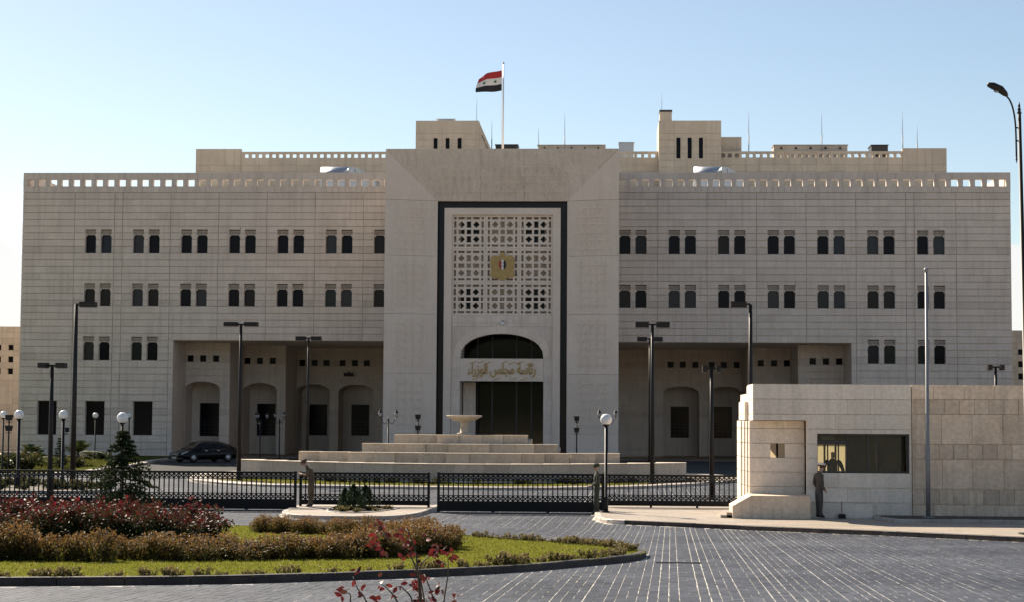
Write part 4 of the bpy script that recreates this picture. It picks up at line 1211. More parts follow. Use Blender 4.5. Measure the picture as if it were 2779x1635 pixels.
nt_.links.new(b_.outputs[0], mx_.inputs[1]); nt_.links.new(tr_.outputs[0], mx_.inputs[2]); nt_.links.new(mx_.outputs[0], nt_.nodes['Material Output'].inputs['Surface'])
for (a, b, c, d) in rear_h:
    w_ = MB(); w_.box(a, a+0.04, 63.95, 64.05, c, d); w_.box(b-0.04, b, 63.95, 64.05, c, d); w_.box(a, b, 63.95, 64.05, d-0.04, d)
    n = 3 if b-a > 0.8 else 2
    for k in range(1, n): xm = a+(b-a)*k/n; w_.box(xm-0.03, xm+0.03, 63.93, 64.05, c, d)
    w_ = child(w_, 'rear_window', FRAME, bo)
    m2 = MB(); m2.box(a+0.02, b-0.02, 64.08, 64.085, c, d); child(m2, 'blind', BLIND, bo)
# front window: frame, mullions, transom, panes
fw = MB(); t = 0.06
fw.box(wx0, wx1, 60.12, 60.2, wz1-t, wz1); fw.box(wx0, wx1, 60.12, 60.2, wz0, wz0+t); fw.box(wx0, wx0+0.03, 60.12, 60.2, wz0+t, wz1-t); fw.box(wx1-0.09, wx1, 60.12, 60.2, wz0+t, wz1-t)
win_ = child(fw, 'window', FRAME, bo)
for (a, b) in ((14.60, 14.64), (14.95, 14.99), (15.23, 15.30), (15.91, 15.97), (16.21, 16.28)):
    m2 = MB(); m2.box(a, b, 60.12, 60.19, wz0+t, wz1-t if a > 15.2 else 2.53); child(m2, 'mullion', FRAME, bo)
m2 = MB(); m2.box(wx0+0.03, 15.23, 60.115, 60.2, 2.53, 2.62); child(m2, 'transom', FRAME, bo)
PANE = glassy('booth_glass', (0.82, 0.86, 0.80), 0.01)
for (a, b) in ((14.30, 15.22), (15.31, 15.90), (15.98, 16.20), (16.29, 17.17)):
    m2 = MB(); m2.box(a, b, 60.155, 60.165, wz0+t, wz1-t); child(m2, 'pane', PANE, bo)
m2 = MB(); m2.box(14.42, 14.85, 60.21, 60.3, 2.66, 2.8); child(m2, 'air_unit', FRAME, bo)
# block wall running on from the booth
WB = Vector((19.2, 60.5, 0.2))
bw_ = empty('boundary_wall', WB); tag(bw_, 'high wall of large tan stone blocks to the right of the guard booth', 'wall')
mb = MB(); mb.box(17.36, 45, 60.0, 60.5, 0.05, 4.46); child(mb, 'core', BLOCK, bw_)
WZ = [4.50, 4.02, 3.53, 2.55, 2.06, 1.08, 0.58, 0.05]
WWD = [1.0, 0.48, 0.985, 0.48, 0.99, 0.485, 1.0]
WPAN = []
for k, (zt, zb) in enumerate(zip(WZ, WZ[1:])):
    x = 17.35-gp.uniform(0, 0.5)
    while x < 24.5:
        e_ = x+WWD[k]*gp.uniform(0.97, 1.03)
        a = max(x, 17.35)
        t = gp.gauss(0, 0.06)-(0.08 if k in (1, 3, 5) else 0.0)+(0.1 if k == 0 else 0)
        if e_-a > 0.1: WPAN.append((a+0.006, e_-0.006, zb+0.009, zt-0.009, 59.95, t))
        x = e_
place_stones(WPAN, bw_, BLOCK, 'stone_block', th=0.06)
place_stones(BPAN, bo, BOOTH, 'stone_panel')
# ------------------------------------------------------------------ gates and fences
BAR_W = 0.174
def fence(name, label, cat, x0, x1, y, zb, zt, plate, gap, feet, group=None):
    e = empty(name, ((x0+x1)/2, y, zb)); tag(e, label, cat, group)
    L = x1-x0
    n = max(2, round(L/BAR_W)); p = L/n
    b1z = zt-0.075; b0z = b1z-0.165            # upper lattice band
    l0 = zb+gap+plate; l1 = l0+0.175             # lower lattice band
    def rail(za, zb_, d=0.05, nm='rail'):
        mb = MB(); mb.box(x0, x1, y-d/2, y+d/2, za, zb_); return child(mb, nm, IRON, e)
    rail(zt-0.05, zt, 0.08, 'top_rail'); rail(b1z-0.0, b1z+0.024, 0.04); rail(b0z-0.03, b0z, 0.04); rail(l1, l1+0.03, 0.04); rail(l0-0.03, l0, 0.04)
    mb = MB(); mb.box(x0+0.01, x1-0.01, y-0.012, y+0.012, zb+gap+0.03, l0-0.03); child(mb, 'kick_plate', IRON, e)
    rail(zb+gap, zb+gap+0.03, 0.06, 'bottom_rail')
    bm_ = MB(); bm_.box(-0.02, 0.02, -0.02, 0.02, 0, b0z-0.03-l1-0.03); bme = bm_.mesh('bar', IRON)
    for k in range(1, n): mobj('bar', bme, e, Vector((x0+k*p, y, l1+0.03))-e.location)
    for (za, zc) in ((b0z, b1z), (l0, l1)):
        mb = MB()
        for k in range(n):
            a = x0+k*p; b = a+p
            mb.bar((a, y+0.008, za), (b, y+0.008, zc), 0.04, 0.02); mb.bar((a, y+0.007, zc), (b, y+0.007, za), 0.04, 0.018)
            mb.box(a-0.02, a+0.02, y-0.011, y+0.011, za, zc)
            zm = (za+zc)/2; mb.box(b-p/2-0.03, b-p/2+0.03, y-0.013, y+0.013, zm-0.03, zm+0.03)
        child(mb, 'lattice_band', IRON, e, 'stuff')
    for xx in (x0, x1):
        mb = MB(); mb.box(xx-0.045, xx+0.045, y-0.045, y+0.045, zb+(0.0 if feet else 0.02), zt+0.02); child(mb, 'end_post', IRON, e)
    m = max(2, int(L/1.6))
    for k in range(m+1):
        xx = x0+L*k/m
        mb = MB()
        if feet: mb.box(xx-0.04, xx+0.04, y-0.05, y+0.05, zb, zb+gap); child(mb, 'foot', IRON, e)
        else: mb.lathe([(0.05, -0.02), (0.06, -0.015), (0.06, 0.015), (0.05, 0.02)], (0, 0, 0), 12); o = mb.build('wheel', IRON, e, Vector((xx, y, zb+0.062))-e.location); o.rotation_euler = (math.pi/2, 0, 0)
    return e
fence('sliding_gate', 'long black lattice sliding gate behind the red roses', 'gate', -17.5, -3.62, 63.6, 0.0, 1.37, 0.36, 0.05, False)
fence('iron_fence', 'black lattice fence panel on the small island with junipers', 'fence', -3.58, 1.02, 64.5, 0.118, 1.335, 0.17, 0.065, True)
fence('sliding_gate', 'black lattice sliding gate in front of the fountain', 'gate', 1.48, 7.22, 63.3, 0.0, 1.385, 0.36, 0.05, False)
fence('iron_fence', 'black lattice fence panel between the globe lamp and the guard booth', 'fence', 7.3, 12.28, 65.6, 0.118, 1.305, 0.19, 0.065, True)
for (xa, xb, y, lab) in ((-17.5, -3.4, 63.45, 'steel floor track under the long sliding gate'), (1.3, 7.1, 63.15, 'steel floor track under the middle sliding gate')):
    e = empty('gate_track', ((xa+xb)/2, y, 0)); tag(e, lab, 'track')
    mb = MB(); mb.box(xa, xb, y-0.02, y+0.02, 0.0, 0.035); child(mb, 'rail', STEEL, e)
    mb = MB(); mb.box(xa, xb, y-0.1, y+0.3, -0.02, 0.012); child(mb, 'channel', BLACKB, e)

# ------------------------------------------------------------------ lamps
def area_lamp(name, label, x, y, z0, top, heads, hl=0.75, hh=0.22, rad=0.075):
    """tapered mast with flat shoebox heads; heads: list of side signs"""
    e = empty(name, (x, y, z0)); tag(e, label, 'street lamp', 'box headed lamps in the court')
    H = top-z0
    mb = MB(); mb.tube([(0, 0, 0), (0, 0, H*0.5), (0, 0, H-0.1)], [rad*1.35, rad*1.1, rad*0.8], 12); mb.build('mast', POLE, e)
    mb = MB(); mb.box(-0.2, 0.2, -0.2, 0.2, 0, 0.04); mb.build('base_plate', POLE, e)
    for s in heads:
        mb = MB(); mb.box(min(0, s*0.32), max(0, s*0.32), -0.05, 0.05, H-0.13, H-0.05); mb.build('arm', POLE, e)
        a, b = sorted((s*0.18, s*(0.18+hl)))
        mb = MB(); mb.cbox(a, b, -0.24, 0.24, H-hh+0.02, H+0.02, 0.03); h = mb.build('lamp_head', POLE, e)
        mb = MB(); mb.box(a+0.05, b-0.05, -0.19, 0.19, H-hh, H-hh+0.016); mb.build('lens', STEEL, h)
    return e
area_lamp('area_lamp', 'tall lamp post with one box head beside the two globe lamps on the left', -16.7, 80.9, 0.1, 8.42, [1], 0.72, 0.24, 0.1)
area_lamp('area_lamp', 'shorter box headed lamp post in front of the leftmost ground floor window', -14.7, 71.0, 0.0, 5.36, [-1, 1], 0.36, 0.2, 0.085)
area_lamp('area_lamp', 'twin box headed lamp post just right of the black car', -10.7, 88.7, 0.115, 7.92, [-1, 1], 0.66, 0.2, 0.085)
area_lamp('area_lamp', 'distant twin headed lamp post in front of the left porch', -10.8, 110, 0.0, 8.15, [-1, 1], 0.6, 0.24, 0.07)
area_lamp('area_lamp', 'nearer twin headed lamp post right of the portal', 9.66, 88.8, 0.115, 8.0, [-1, 1], 0.66, 0.26, 0.085)
area_lamp('area_lamp', 'farther twin headed lamp post partly hidden behind the nearer one', 10.1, 110, 0.0, 8.2, [-1, 1], 0.6, 0.26, 0.07)
area_lamp('area_lamp', 'tall lamp post with one box head rising behind the guard booth', 13.73, 80, 0.0, 8.46, [-1], 0.7, 0.26, 0.09)
area_lamp('area_lamp', 'short lamp post with a flat floodlight head behind the right fence', 11.7, 74.8, 0.0, 5.48, [-1, 1], 0.2, 0.26, 0.08)
area_lamp('area_lamp', 'lamp head showing above the block wall on the far right', 26.55, 90, 0.0, 6.02, [-1, 1], 0.22, 0.26, 0.08)

def globe_lamp(label, x, y, z0, zc, r=0.205, pr_=0.045):
    e = empty('globe_lamp', (x, y, z0)); tag(e, label, 'globe lamp', 'globe lamps')
    H = zc-z0
    mb = MB(); mb.tube([(0, 0, 0), (0, 0, 0.5), (0, 0, 0.52), (0, 0, H-r*0.9)], [pr_*1.6, pr_*1.6, pr_, pr_], 12); mb.build('post', IRON, e)
    mb = MB(); mb.lathe([(0.13, 0), (0.13, 0.03), (pr_*1.7, 0.05)], (0, 0, 0), 12); mb.build('base', IRON, e)
    mb = MB(); mb.lathe([(pr_, 0), (0.12, 0.05), (0.12, 0.08), (pr_, 0.09)], (0, 0, H-r-0.04), 12); mb.build('collar', IRON, e)
    mb = MB(); mb.lathe([(r*math.sin(math.pi*(k+0.3)/12.6), -r*math.cos(math.pi*(k+0.3)/12.6)) for k in range(13)], (0, 0, H), 24); mb.build('globe', WHITE, e)
    return e
globe_lamp('globe lamp at the far left edge in front of the low bed', -18.05, 77.3, 0.12, 3.3, 0.205, 0.07)
globe_lamp('globe lamp with a speaker on its post on the left', -16.16, 77.5, 0.12, 3.31, 0.2, 0.065)
globe_lamp('small distant globe lamp in front of a dark ground floor window', -28.32, 125.5, 0.1, 3.21)
globe_lamp('large globe lamp just left of the young conifer', -10.62, 66.5, 0.0, 3.22, 0.21, 0.055)
globe_lamp('smallest distant globe lamp between two ground floor windows', -27.9, 133, 0.1, 3.2)
globe_lamp('globe lamp cut by the left edge of the picture', -25.2, 96.6, 0.1, 3.27)
globe_lamp('globe lamp on the rounded corner beside the dark uniformed guard', 7.33, 62.0, 0.125, 3.28, 0.2, 0.05)
def fixture(mb_list, e):
    for nm, mb, m in mb_list: mb.build(nm, m, e)
# speaker on the second globe post
e = empty('speaker', (-16.02, 77.4, 2.45)); tag(e, 'small black speaker clamped to a globe lamp post', 'speaker')
mb = MB(); mb.lathe([(0.05, 0), (0.09, 0.04), (0.1, 0.18), (0.06, 0.22)], (0.06, 0, 0.1), 10); mb.build('body', IRON, e)
mb = MB(); mb.box(-0.08, 0.1, -0.04, 0.04, 0.02, 0.06); mb.build('clamp', IRON, e)

def lantern_lamp(label, x, y, z0, top, n=2, spread=0.45):
    e = empty('lantern_post', (x, y, z0)); tag(e, label, 'lamp post', 'old style lantern posts')
    H = top-z0
    mb = MB(); mb.tube([(0, 0, 0), (0, 0, 0.4), (0, 0, 0.42), (0, 0, H-0.3)], [0.08, 0.07, 0.045, 0.04], 10); mb.build('post', IRON, e)
    mb = MB(); mb.lathe([(0.045, 0), (0.07, 0.05), (0.03, 0.12), (0.01, 0.2)], (0, 0, H-0.32), 10); mb.build('finial', IRON, e)
    for k in range(n):
        a = math.pi*2*k/n
        d = Vector((math.cos(a), math.sin(a), 0))
        pts = [Vector((0, 0, H-0.25))+d*(spread*t)+Vector((0, 0, -0.22*math.sin(math.pi*min(1, t*1.15))+0.12*max(0, t-0.7)/0.3)) for t in np.linspace(0, 1, 9)]
        mb = MB(); mb.tube(pts, 0.02, 6); arm = mb.build('arm', IRON, e)
        c = pts[-1]
        mb = MB(); mb.lathe([(0.03, -0.02), (0.04, 0.02), (0.06, 0.05)], c, 6); mb.lathe([(0.12, 0.27), (0.09, 0.33), (0.02, 0.40), (0.02, 0.47)], c, 6); h = mb.build('lantern', IRON, e)
        mb = MB(); mb.lathe([(0.058, 0.05), (0.11, 0.27)], c, 6); mb.build('lantern_glass', STEEL, h)
    return e
lantern_lamp('twin lantern post standing behind the fountain at its left', -4.65, 100, 0.0, 3.38)
lantern_lamp('twin lantern post half hidden by the globe lamp on the right', 7.5, 100, 0.0, 3.45)
lantern_lamp('dim triple lantern post inside the left porch shade', -15.6, 120, 0.0, 3.2, 3)
lantern_lamp('dim twin lantern post beside the stepped porch wall', -14.3, 120, 0.0, 3.25, 2, 0.3)

def flood_stand(label, x, y, z0, zs, face, r=0.0):
    e = empty('floodlight_stand', (x, y, z0)); tag(e, label, 'floodlight', 'twin floodlight stands')
    mb = MB(); mb.tube([(0, 0, 0), (0, 0, zs[0]-z0-0.1)], 0.04, 8); mb.build('post', IRON, e)
    for zc in zs:
        h = zc-z0
        mb = MB(); mb.prism([(-0.17, h+0.02), (0.17, h+0.02), (0.12, h-0.26), (-0.12, h-0.26)], -0.14, 0.14); o = mb.build('floodlight', IRON, e)
        mb = MB(); mb.box(-0.15, 0.15, -0.05, 0.05, h-0.36, h-0.33); mb.box(-0.03, 0.03, -0.03, 0.03, h-0.33, h-0.26); mb.build('yoke', IRON, e)
    return e
flood_stand('twin floodlight stand beside the fountain bowl on the left', -3.5, 105, 0.1, [3.41, 2.76], 1)
flood_stand('twin floodlight stand in front of the right portal jamb', 5.74, 105, 0.1, [3.36, 2.70], 1)
flood_stand('twin floodlight stand at the far left edge by the garden', -22.7, 90, 0.0, [3.26, 2.72], 1)
e = empty('wall_floodlight', (-14.6, 155.0, 6.7)); tag(e, 'dark floodlight fixed under the small square windows of the left porch', 'floodlight')
mb = MB(); mb.cbox(-0.4, 0.4, -0.45, -0.1, 0, 0.26, 0.03); mb.build('housing', IRON, e)
mb = MB(); mb.box(-0.06, 0.06, -0.12, 0.0, 0.05, 0.4); mb.build('bracket', IRON, e)

# road lamp on the right edge
sl_ = empty('road_lamp', (18.80, 50, gz(50)+0.13)); tag(sl_, 'tall slim road lamp with curved arm at the right edge of the picture', 'street lamp')
zb = gz(50)+0.13; Hs = (11.85-zb)/1.25; sl_.scale = (1.25, 1.25, 1.25); sl_.rotation_euler = (0, -0.0125, 0)
mb = MB(); mb.tube([(0, 0, 0), (0, 0, 1.0), (0, 0, 1.02), (0, 0, Hs)], [0.09, 0.09, 0.065, 0.038], 12); mb.build('post', POLE, sl_)
mb = MB(); mb.box(-0.2, 0.2, -0.2, 0.2, 0, 0.03); mb.build('base_plate', POLE, sl_)
mb = MB(); mb.lathe([(0.036, 0), (0.055, 0.03), (0.028, 0.07), (0.042, 0.10), (0.02, 0.15), (0.03, 0.18), (0.004, 0.28)], (0, 0, Hs-0.03), 10); mb.build('finial', POLE, sl_)
ap = smooth_path([(-0.085, 0, Hs-0.98), (-0.09, 0, Hs-0.3), (-0.13, 0, Hs+0.06), (-0.20, 0, Hs+0.28), (-0.29, 0, Hs+0.40)], 5)
mb = MB(); mb.tube(ap, 0.02, 8); mb.lathe([(0.004, -0.14), (0.024, -0.04), (0.015, 0.0)], (-0.085, 0, Hs-0.98), 8); mb.build('arm', POLE, sl_)
for zz in (Hs-0.33, Hs-0.62):
    mb = MB(); mb.tube([(-0.09, 0, zz), (0.0, 0, zz)], 0.018, 6); mb.build('bracket', POLE, sl_)
mb = MB()
hd = [((-0.25, 0, Hs+0.38), 0.03), ((-0.30, 0, Hs+0.43), 0.065), ((-0.40, 0, Hs+0.53), 0.088), ((-0.56, 0, Hs+0.61), 0.082), ((-0.66, 0, Hs+0.64), 0.055), ((-0.69, 0, Hs+0.65), 0.02)]
mb.tube([p for p, r in hd], [r for p, r in hd], 12); hdo = mb.build('lamp_head', POLE, sl_)
mb = MB(); mb.lathe([(0.01, -0.04), (0.05, -0.025), (0.06, 0)], (-0.47, 0, Hs+0.50), 10, sx=1.5); mb.build('lens', STEEL, hdo)

# bare flagpole in front of the block wall
e = empty('bare_flagpole', (17.68, 59.0, 0.2)); tag(e, 'bare grey metal flagpole with ball top in front of the block wall', 'flagpole')
mb = MB(); mb.tube([(0, 0, 0), (0, 0, 2.2), (0, 0, 2.24), (0, 0, 7.95)], [0.075, 0.075, 0.062, 0.045], 12); mb.build('pole', STEEL, e)
mb = MB(); mb.lathe([(0.02, 0), (0.07, 0.04), (0.085, 0.09), (0.07, 0.14), (0.01, 0.17)], (0, 0, 7.94), 12); mb.build('ball', STEEL, e)
mb = MB(); mb.lathe([(0.2, 0), (0.2, 0.03), (0.11, 0.05)], (0, 0, 0), 12); mb.build('base_flange', STEEL, e)

# dustpan by the booth
e = empty('dustpan', (15.0, 59.55, 0.126)); tag(e, 'dark long handled dustpan standing against the booth wall', 'dustpan')
mb = MB(); mb.prism([(-0.12, 0), (0.12, 0), (0.1, 0.14), (-0.1, 0.14)], -0.1, 0.1); mb.build('pan', IRON, e)
mb = MB(); mb.tube([(0, 0.05, 0.12), (0.0, 0.1, 0.55)], 0.013, 6); mb.build('handle', plain('red_plastic', (0.22, 0.10, 0.09), 0.5), e)

# grey stone bench in the left garden
e = empty('stone_bench', (-29.6, 113, 0.1)); tag(e, 'grey stone bench half hidden by palms in the left garden', 'bench')
mb = MB(); mb.cbox(-1.1, 1.1, -0.3, 0.3, 0.55, 0.8, 0.03); mb.build('seat', plain('grey_granite', (0.14, 0.14, 0.15), 0.6), e)
for xx in (-0.8, 0.8):
    mb = MB(); mb.box(xx-0.15, xx+0.15, -0.22, 0.22, 0, 0.548); mb.build('leg', KERB, e)

# ------------------------------------------------------------------ black saloon car
PAINT = plain('black_paint', (0.004, 0.004, 0.006), 0.3, spec=0.2, coat=0.08)
CGL = plain('car_glass', (0.004, 0.005, 0.006), 0.08, spec=0.2)
TYRE = plain('tyre', (0.015, 0.015, 0.015), 0.85)
RIM = plain('rim', (0.35, 0.35, 0.37), 0.3, metal=0.9)
CHROME = plain('chrome', (0.6, 0.6, 0.62), 0.15, metal=1.0)
HLAMP = plain('headlamp', (0.30, 0.31, 0.34), 0.12, spec=0.7)
PLATE = plain('number_plate', (0.45, 0.43, 0.38), 0.5)
car = empty('parked_car', (-20.7, 126.0, 0.0), math.radians(180+46)); tag(car, 'black saloon car parked in the shaded porch of the left wing', 'car')
# local: +x is forward
stations = [(-2.38, 0.70, 0.36, 0.78, 0.86), (-2.25, 0.84, 0.28, 0.92, 1.02), (-1.9, 0.89, 0.22, 0.96, 1.06), (-1.2, 0.92, 0.20, 0.95, 1.02), (-0.3, 0.93, 0.20, 0.93, 0.98), (0.6, 0.93, 0.20, 0.90, 0.96), (1.2, 0.92, 0.20, 0.86, 0.95), (1.8, 0.90, 0.22, 0.78, 0.88), (2.2, 0.84, 0.26, 0.66, 0.76), (2.40, 0.70, 0.34, 0.56, 0.62)]
mb = MB(); vs_ = []; fs = []; N = 10
for (x, hw, z0, zs_, zc) in stations:
    prof = [(hw*0.88, z0), (hw*0.99, z0+0.12), (hw, (z0+zs_)/2), (hw*0.97, zs_-0.06), (hw*0.86, zs_+0.03)]
    ring = [(y, z) for y, z in prof]+[(0.4*hw, zc), (-0.4*hw, zc)]+[(-y, z) for y, z in prof[::-1]]
    vs_ += [(x, y, z) for y, z in ring]
M = 12
for i in range(len(stations)-1):
    for k in range(M): fs.append((i*M+k, i*M+(k+1) % M, (i+1)*M+(k+1) % M, (i+1)*M+k))
fs.append(tuple(range(M))[::-1]); fs.append(tuple((len(stations)-1)*M+k for k in range(M)))
mb.add(vs_, fs, 0, 0, True); body = mb.build('body', PAINT, car)
cab = [(-2.05, 0.70, 1.02, 1.05), (-1.45, 0.68, 1.0, 1.32), (-0.8, 0.66, 0.98, 1.45), (-0.1, 0.66, 0.96, 1.48), (0.5, 0.67, 0.95, 1.40), (1.0, 0.70, 0.93, 1.16), (1.35, 0.74, 0.92, 0.95)]
mb = MB(); vs_ = []; fs = []
for (x, hw, z0, z1) in cab:
    vs_ += [(x, hw+0.14, z0-0.02), (x, hw+0.04+0.06*(1.48-z1), z0+(z1-z0)*0.75), (x, hw-0.12, z1), (x, -hw+0.12, z1), (x, -hw-0.04-0.06*(1.48-z1), z0+(z1-z0)*0.75), (x, -hw-0.14, z0-0.02)]
for i in range(len(cab)-1):
    for k in range(5): fs.append((i*6+k, i*6+k+1, (i+1)*6+k+1, (i+1)*6+k))
mb.add(vs_, fs, 0, 0, True); mb.build('cabin', PAINT, car)
for s in (-1, 1):
    mb = MB(); mb.add([(-1.35, s*0.80, 1.03), (-0.35, s*0.815, 1.0), (-0.35, s*0.73, 1.36), (-0.95, s*0.735, 1.33)], [(0, 1, 2, 3)]); mb.build('side_window', CGL, car)
    mb = MB(); mb.add([(-0.28, s*0.815, 1.0), (0.85, s*0.82, 0.97), (0.42, s*0.735, 1.31), (-0.28, s*0.735, 1.36)], [(0, 1, 2, 3)]); mb.build('side_window', CGL, car)
    mb = MB(); mb.box(0.72, 0.9, min(s*0.9, s*1.08), max(s*0.9, s*1.08), 0.95, 1.07); mb.build('mirror', PAINT, car)
    for xx in (-0.55, 0.45):
        mb = MB(); mb.box(xx-0.1, xx+0.1, min(s*0.92, s*0.955), max(s*0.92, s*0.955), 0.82, 0.85); mb.build('door_handle', CHROME, car)
    mb = MB(); mb.prism([(1.85, 0.74), (2.36, 0.57), (2.34, 0.67), (1.9, 0.80)], s*0.80, s*0.925); mb.build('headlight', HLAMP, car)
    mb = MB(); mb.box(-2.42, -2.3, min(s*0.45, s*0.8), max(s*0.45, s*0.8), 0.72, 0.86); mb.build('tail_light', plain('tail_red', (0.2, 0.01, 0.01), 0.3) if s < 0 else MATS['tail_red'], car)
    for xx in (-1.42, 1.43):
        mb = MB(); mb.lathe([(0.2, -0.1), (0.32, -0.1), (0.335, -0.05), (0.335, 0.05), (0.32, 0.1), (0.2, 0.1)], (0, 0, 0), 20); w_ = mb.build('wheel', TYRE, car, (xx, s*0.84, 0.335)); w_.rotation_euler = (math.pi/2, 0, 0)
        mb = MB(); mb.lathe([(0.04, -0.11), (0.2, -0.105), (0.22, -0.08), (0.22, 0.08), (0.2, 0.105), (0.04, 0.11)], (0, 0, 0), 16)
        for k in range(5):
            a = 2*math.pi*k/5
            for d in (-0.118, 0.102): mb.box(math.cos(a)*0.1-0.03, math.cos(a)*0.1+0.03, math.sin(a)*0.1-0.03, math.sin(a)*0.1+0.03, d, d+0.016)
        mb.build('rim', RIM, w_)
mb = MB(); mb.add([(0.98, -0.60, 1.20), (0.98, 0.60, 1.20), (1.36, 0.72, 0.965), (1.36, -0.72, 0.965), (0.52, -0.58, 1.415), (0.52, 0.58, 1.415)], [(0, 1, 2, 3), (4, 5, 1, 0)]); mb.build('windscreen', CGL, car)
mb = MB(); mb.box(2.33, 2.43, -0.42, 0.42, 0.40, 0.60); g_ = mb.build('grille', CHROME, car)
mb = MB(); mb.box(2.40, 2.44, -0.36, 0.36, 0.43, 0.57); mb.build('grille_slats', IRON, g_)
mb = MB(); mb.box(2.42, 2.455, -0.26, 0.26, 0.28, 0.39); mb.build('number_plate', PLATE, car)
mb = MB(); mb.box(2.2, 2.42, -0.78, 0.78, 0.22, 0.36); mb.build('bumper', PAINT, car)

# ------------------------------------------------------------------ people
SKIN = plain('skin', (0.42, 0.25, 0.17), 0.6)
HAIR = plain('hair', (0.02, 0.016, 0.013), 0.7)
BOOT = plain('boot', (0.015, 0.014, 0.014), 0.35)
def person(label, loc, yaw, J, E, cloth, scale=1.0, cap=None):
    """one continuous skinned body: J name -> ((x, y, z), radius), E = (a, b, region); +x is where the person faces"""
    names = list(J); idx = {n: i for i, n in enumerate(names)}
    me = bpy.data.meshes.new('skel')
    me.from_pydata([J[n][0] for n in names], [(idx[a], idx[b]) for a, b, _ in E], [])
    o = bpy.data.objects.new('skel', me); COL.objects.link(o)
    md = o.modifiers.new('skin', 'SKIN'); md.use_smooth_shade = True; md.branch_smoothing = 0.6
    for i, n in enumerate(names):
        r = J[n][1]
        me.skin_vertices[0].data[i].radius = (r, r) if not isinstance(r, tuple) else r
    me.skin_vertices[0].data[idx['pelvis']].use_root = True
    sd = o.modifiers.new('sub', 'SUBSURF'); sd.levels = 2; sd.render_levels = 2
    dg = bpy.context.evaluated_depsgraph_get(); dg.update()
    bm_ = bpy.data.meshes.new_from_object(o.evaluated_get(dg), depsgraph=dg)
    bpy.data.objects.remove(o)
    regs = list(cloth); bm_.materials.clear()
    for r in regs: bm_.materials.append(cloth[r])
    segs = [(Vector(J[a][0]), Vector(J[b][0]), regs.index(rg)) for a, b, rg in E]
    for p in bm_.polygons:
        c = p.center; best = 1e9; mi = 0
        for a, b, m in segs:
            ab = b-a; t = max(0, min(1, (c-a).dot(ab)/max(1e-9, ab.length_squared))); d = (a+ab*t-c).length
            if d < best: best, mi = d, m
        p.material_index = mi; p.use_smooth = True
    e = mobj('person', bm_, None, loc, yaw, (scale,)*3)
    tag(e, label, 'person')
    return e
def base_pose():
    J = {'pelvis': ((0, 0, 0.95), 0.145), 'waist': ((0.0, 0, 1.10), 0.14), 'chest': ((0.0, 0, 1.30), 0.165), 'upper': ((-0.01, 0, 1.43), 0.13), 'neck': ((0.0, 0, 1.52), 0.06),
         'chin': ((0.03, 0, 1.60), 0.075), 'head': ((0.02, 0, 1.68), 0.10), 'crown': ((0.01, 0, 1.755), 0.075), 'nose': ((0.115, 0, 1.655), 0.018)}
    for s, n in ((1, 'l'), (-1, 'r')):
        J[n+'sh'] = ((-0.01, s*0.19, 1.42), 0.08); J[n+'el'] = ((-0.02, s*0.25, 1.15), 0.06); J[n+'wr'] = ((0.05, s*0.25, 0.92), 0.042); J[n+'palm'] = ((0.07, s*0.25, 0.85), 0.036)
        J[n+'hip'] = ((0, s*0.095, 0.88), 0.115); J[n+'kn'] = ((0.02, s*0.10, 0.50), 0.078); J[n+'an'] = ((0.0, s*0.10, 0.11), 0.056); J[n+'toe'] = ((0.16, s*0.12, 0.045), 0.042); J[n+'heel'] = ((-0.05, s*0.10, 0.05), 0.045)
    return J
def fingers(J, E):
    for n, s in (('l', 1), ('r', -1)):
        w = Vector(J[n+'wr'][0]); p = Vector(J[n+'palm'][0]); d = (p-w).normalized()
        side = d.cross(Vector((0, s, 0.2))).normalized()
        for k in range(4):
            a = p+side*(-0.024+0.016*k)+d*0.045; b = a+d*(0.035-0.006*abs(k-1.3))+Vector((0, -s*0.015, 0))
            J[f'{n}f{k}'] = (tuple(a), 0.0095); J[f'{n}g{k}'] = (tuple(b), 0.008); E += [(n+'palm', f'{n}f{k}', 'skin'), (f'{n}f{k}', f'{n}g{k}', 'skin')]
        a = p-side*0.035-d*0.01; b = a-side*0.012+d*0.035
        J[n+'t0'] = (tuple(a), 0.011); J[n+'t1'] = (tuple(b), 0.009); E += [(n+'palm', n+'t0', 'skin'), (n+'t0', n+'t1', 'skin')]
def base_edges(boot=True):
    E = [('pelvis', 'waist', 'coat'), ('waist', 'chest', 'coat'), ('chest', 'upper', 'coat'), ('upper', 'neck', 'coat'), ('neck', 'chin', 'skin'), ('chin', 'head', 'skin'), ('head', 'crown', 'hair'), ('head', 'nose', 'skin')]
    for n in 'lr':
        E += [('upper', n+'sh', 'coat'), (n+'sh', n+'el', 'coat'), (n+'el', n+'wr', 'coat'), (n+'wr', n+'palm', 'skin'), ('pelvis', n+'hip', 'trousers'), (n+'hip', n+'kn', 'trousers'), (n+'kn', n+'an', 'trousers'), (n+'an', n+'toe', 'boot'), (n+'an', n+'heel', 'boot')]
    return E
def set_(J, **k):
    for n, v in k.items(): J[n] = (v, J[n][1])
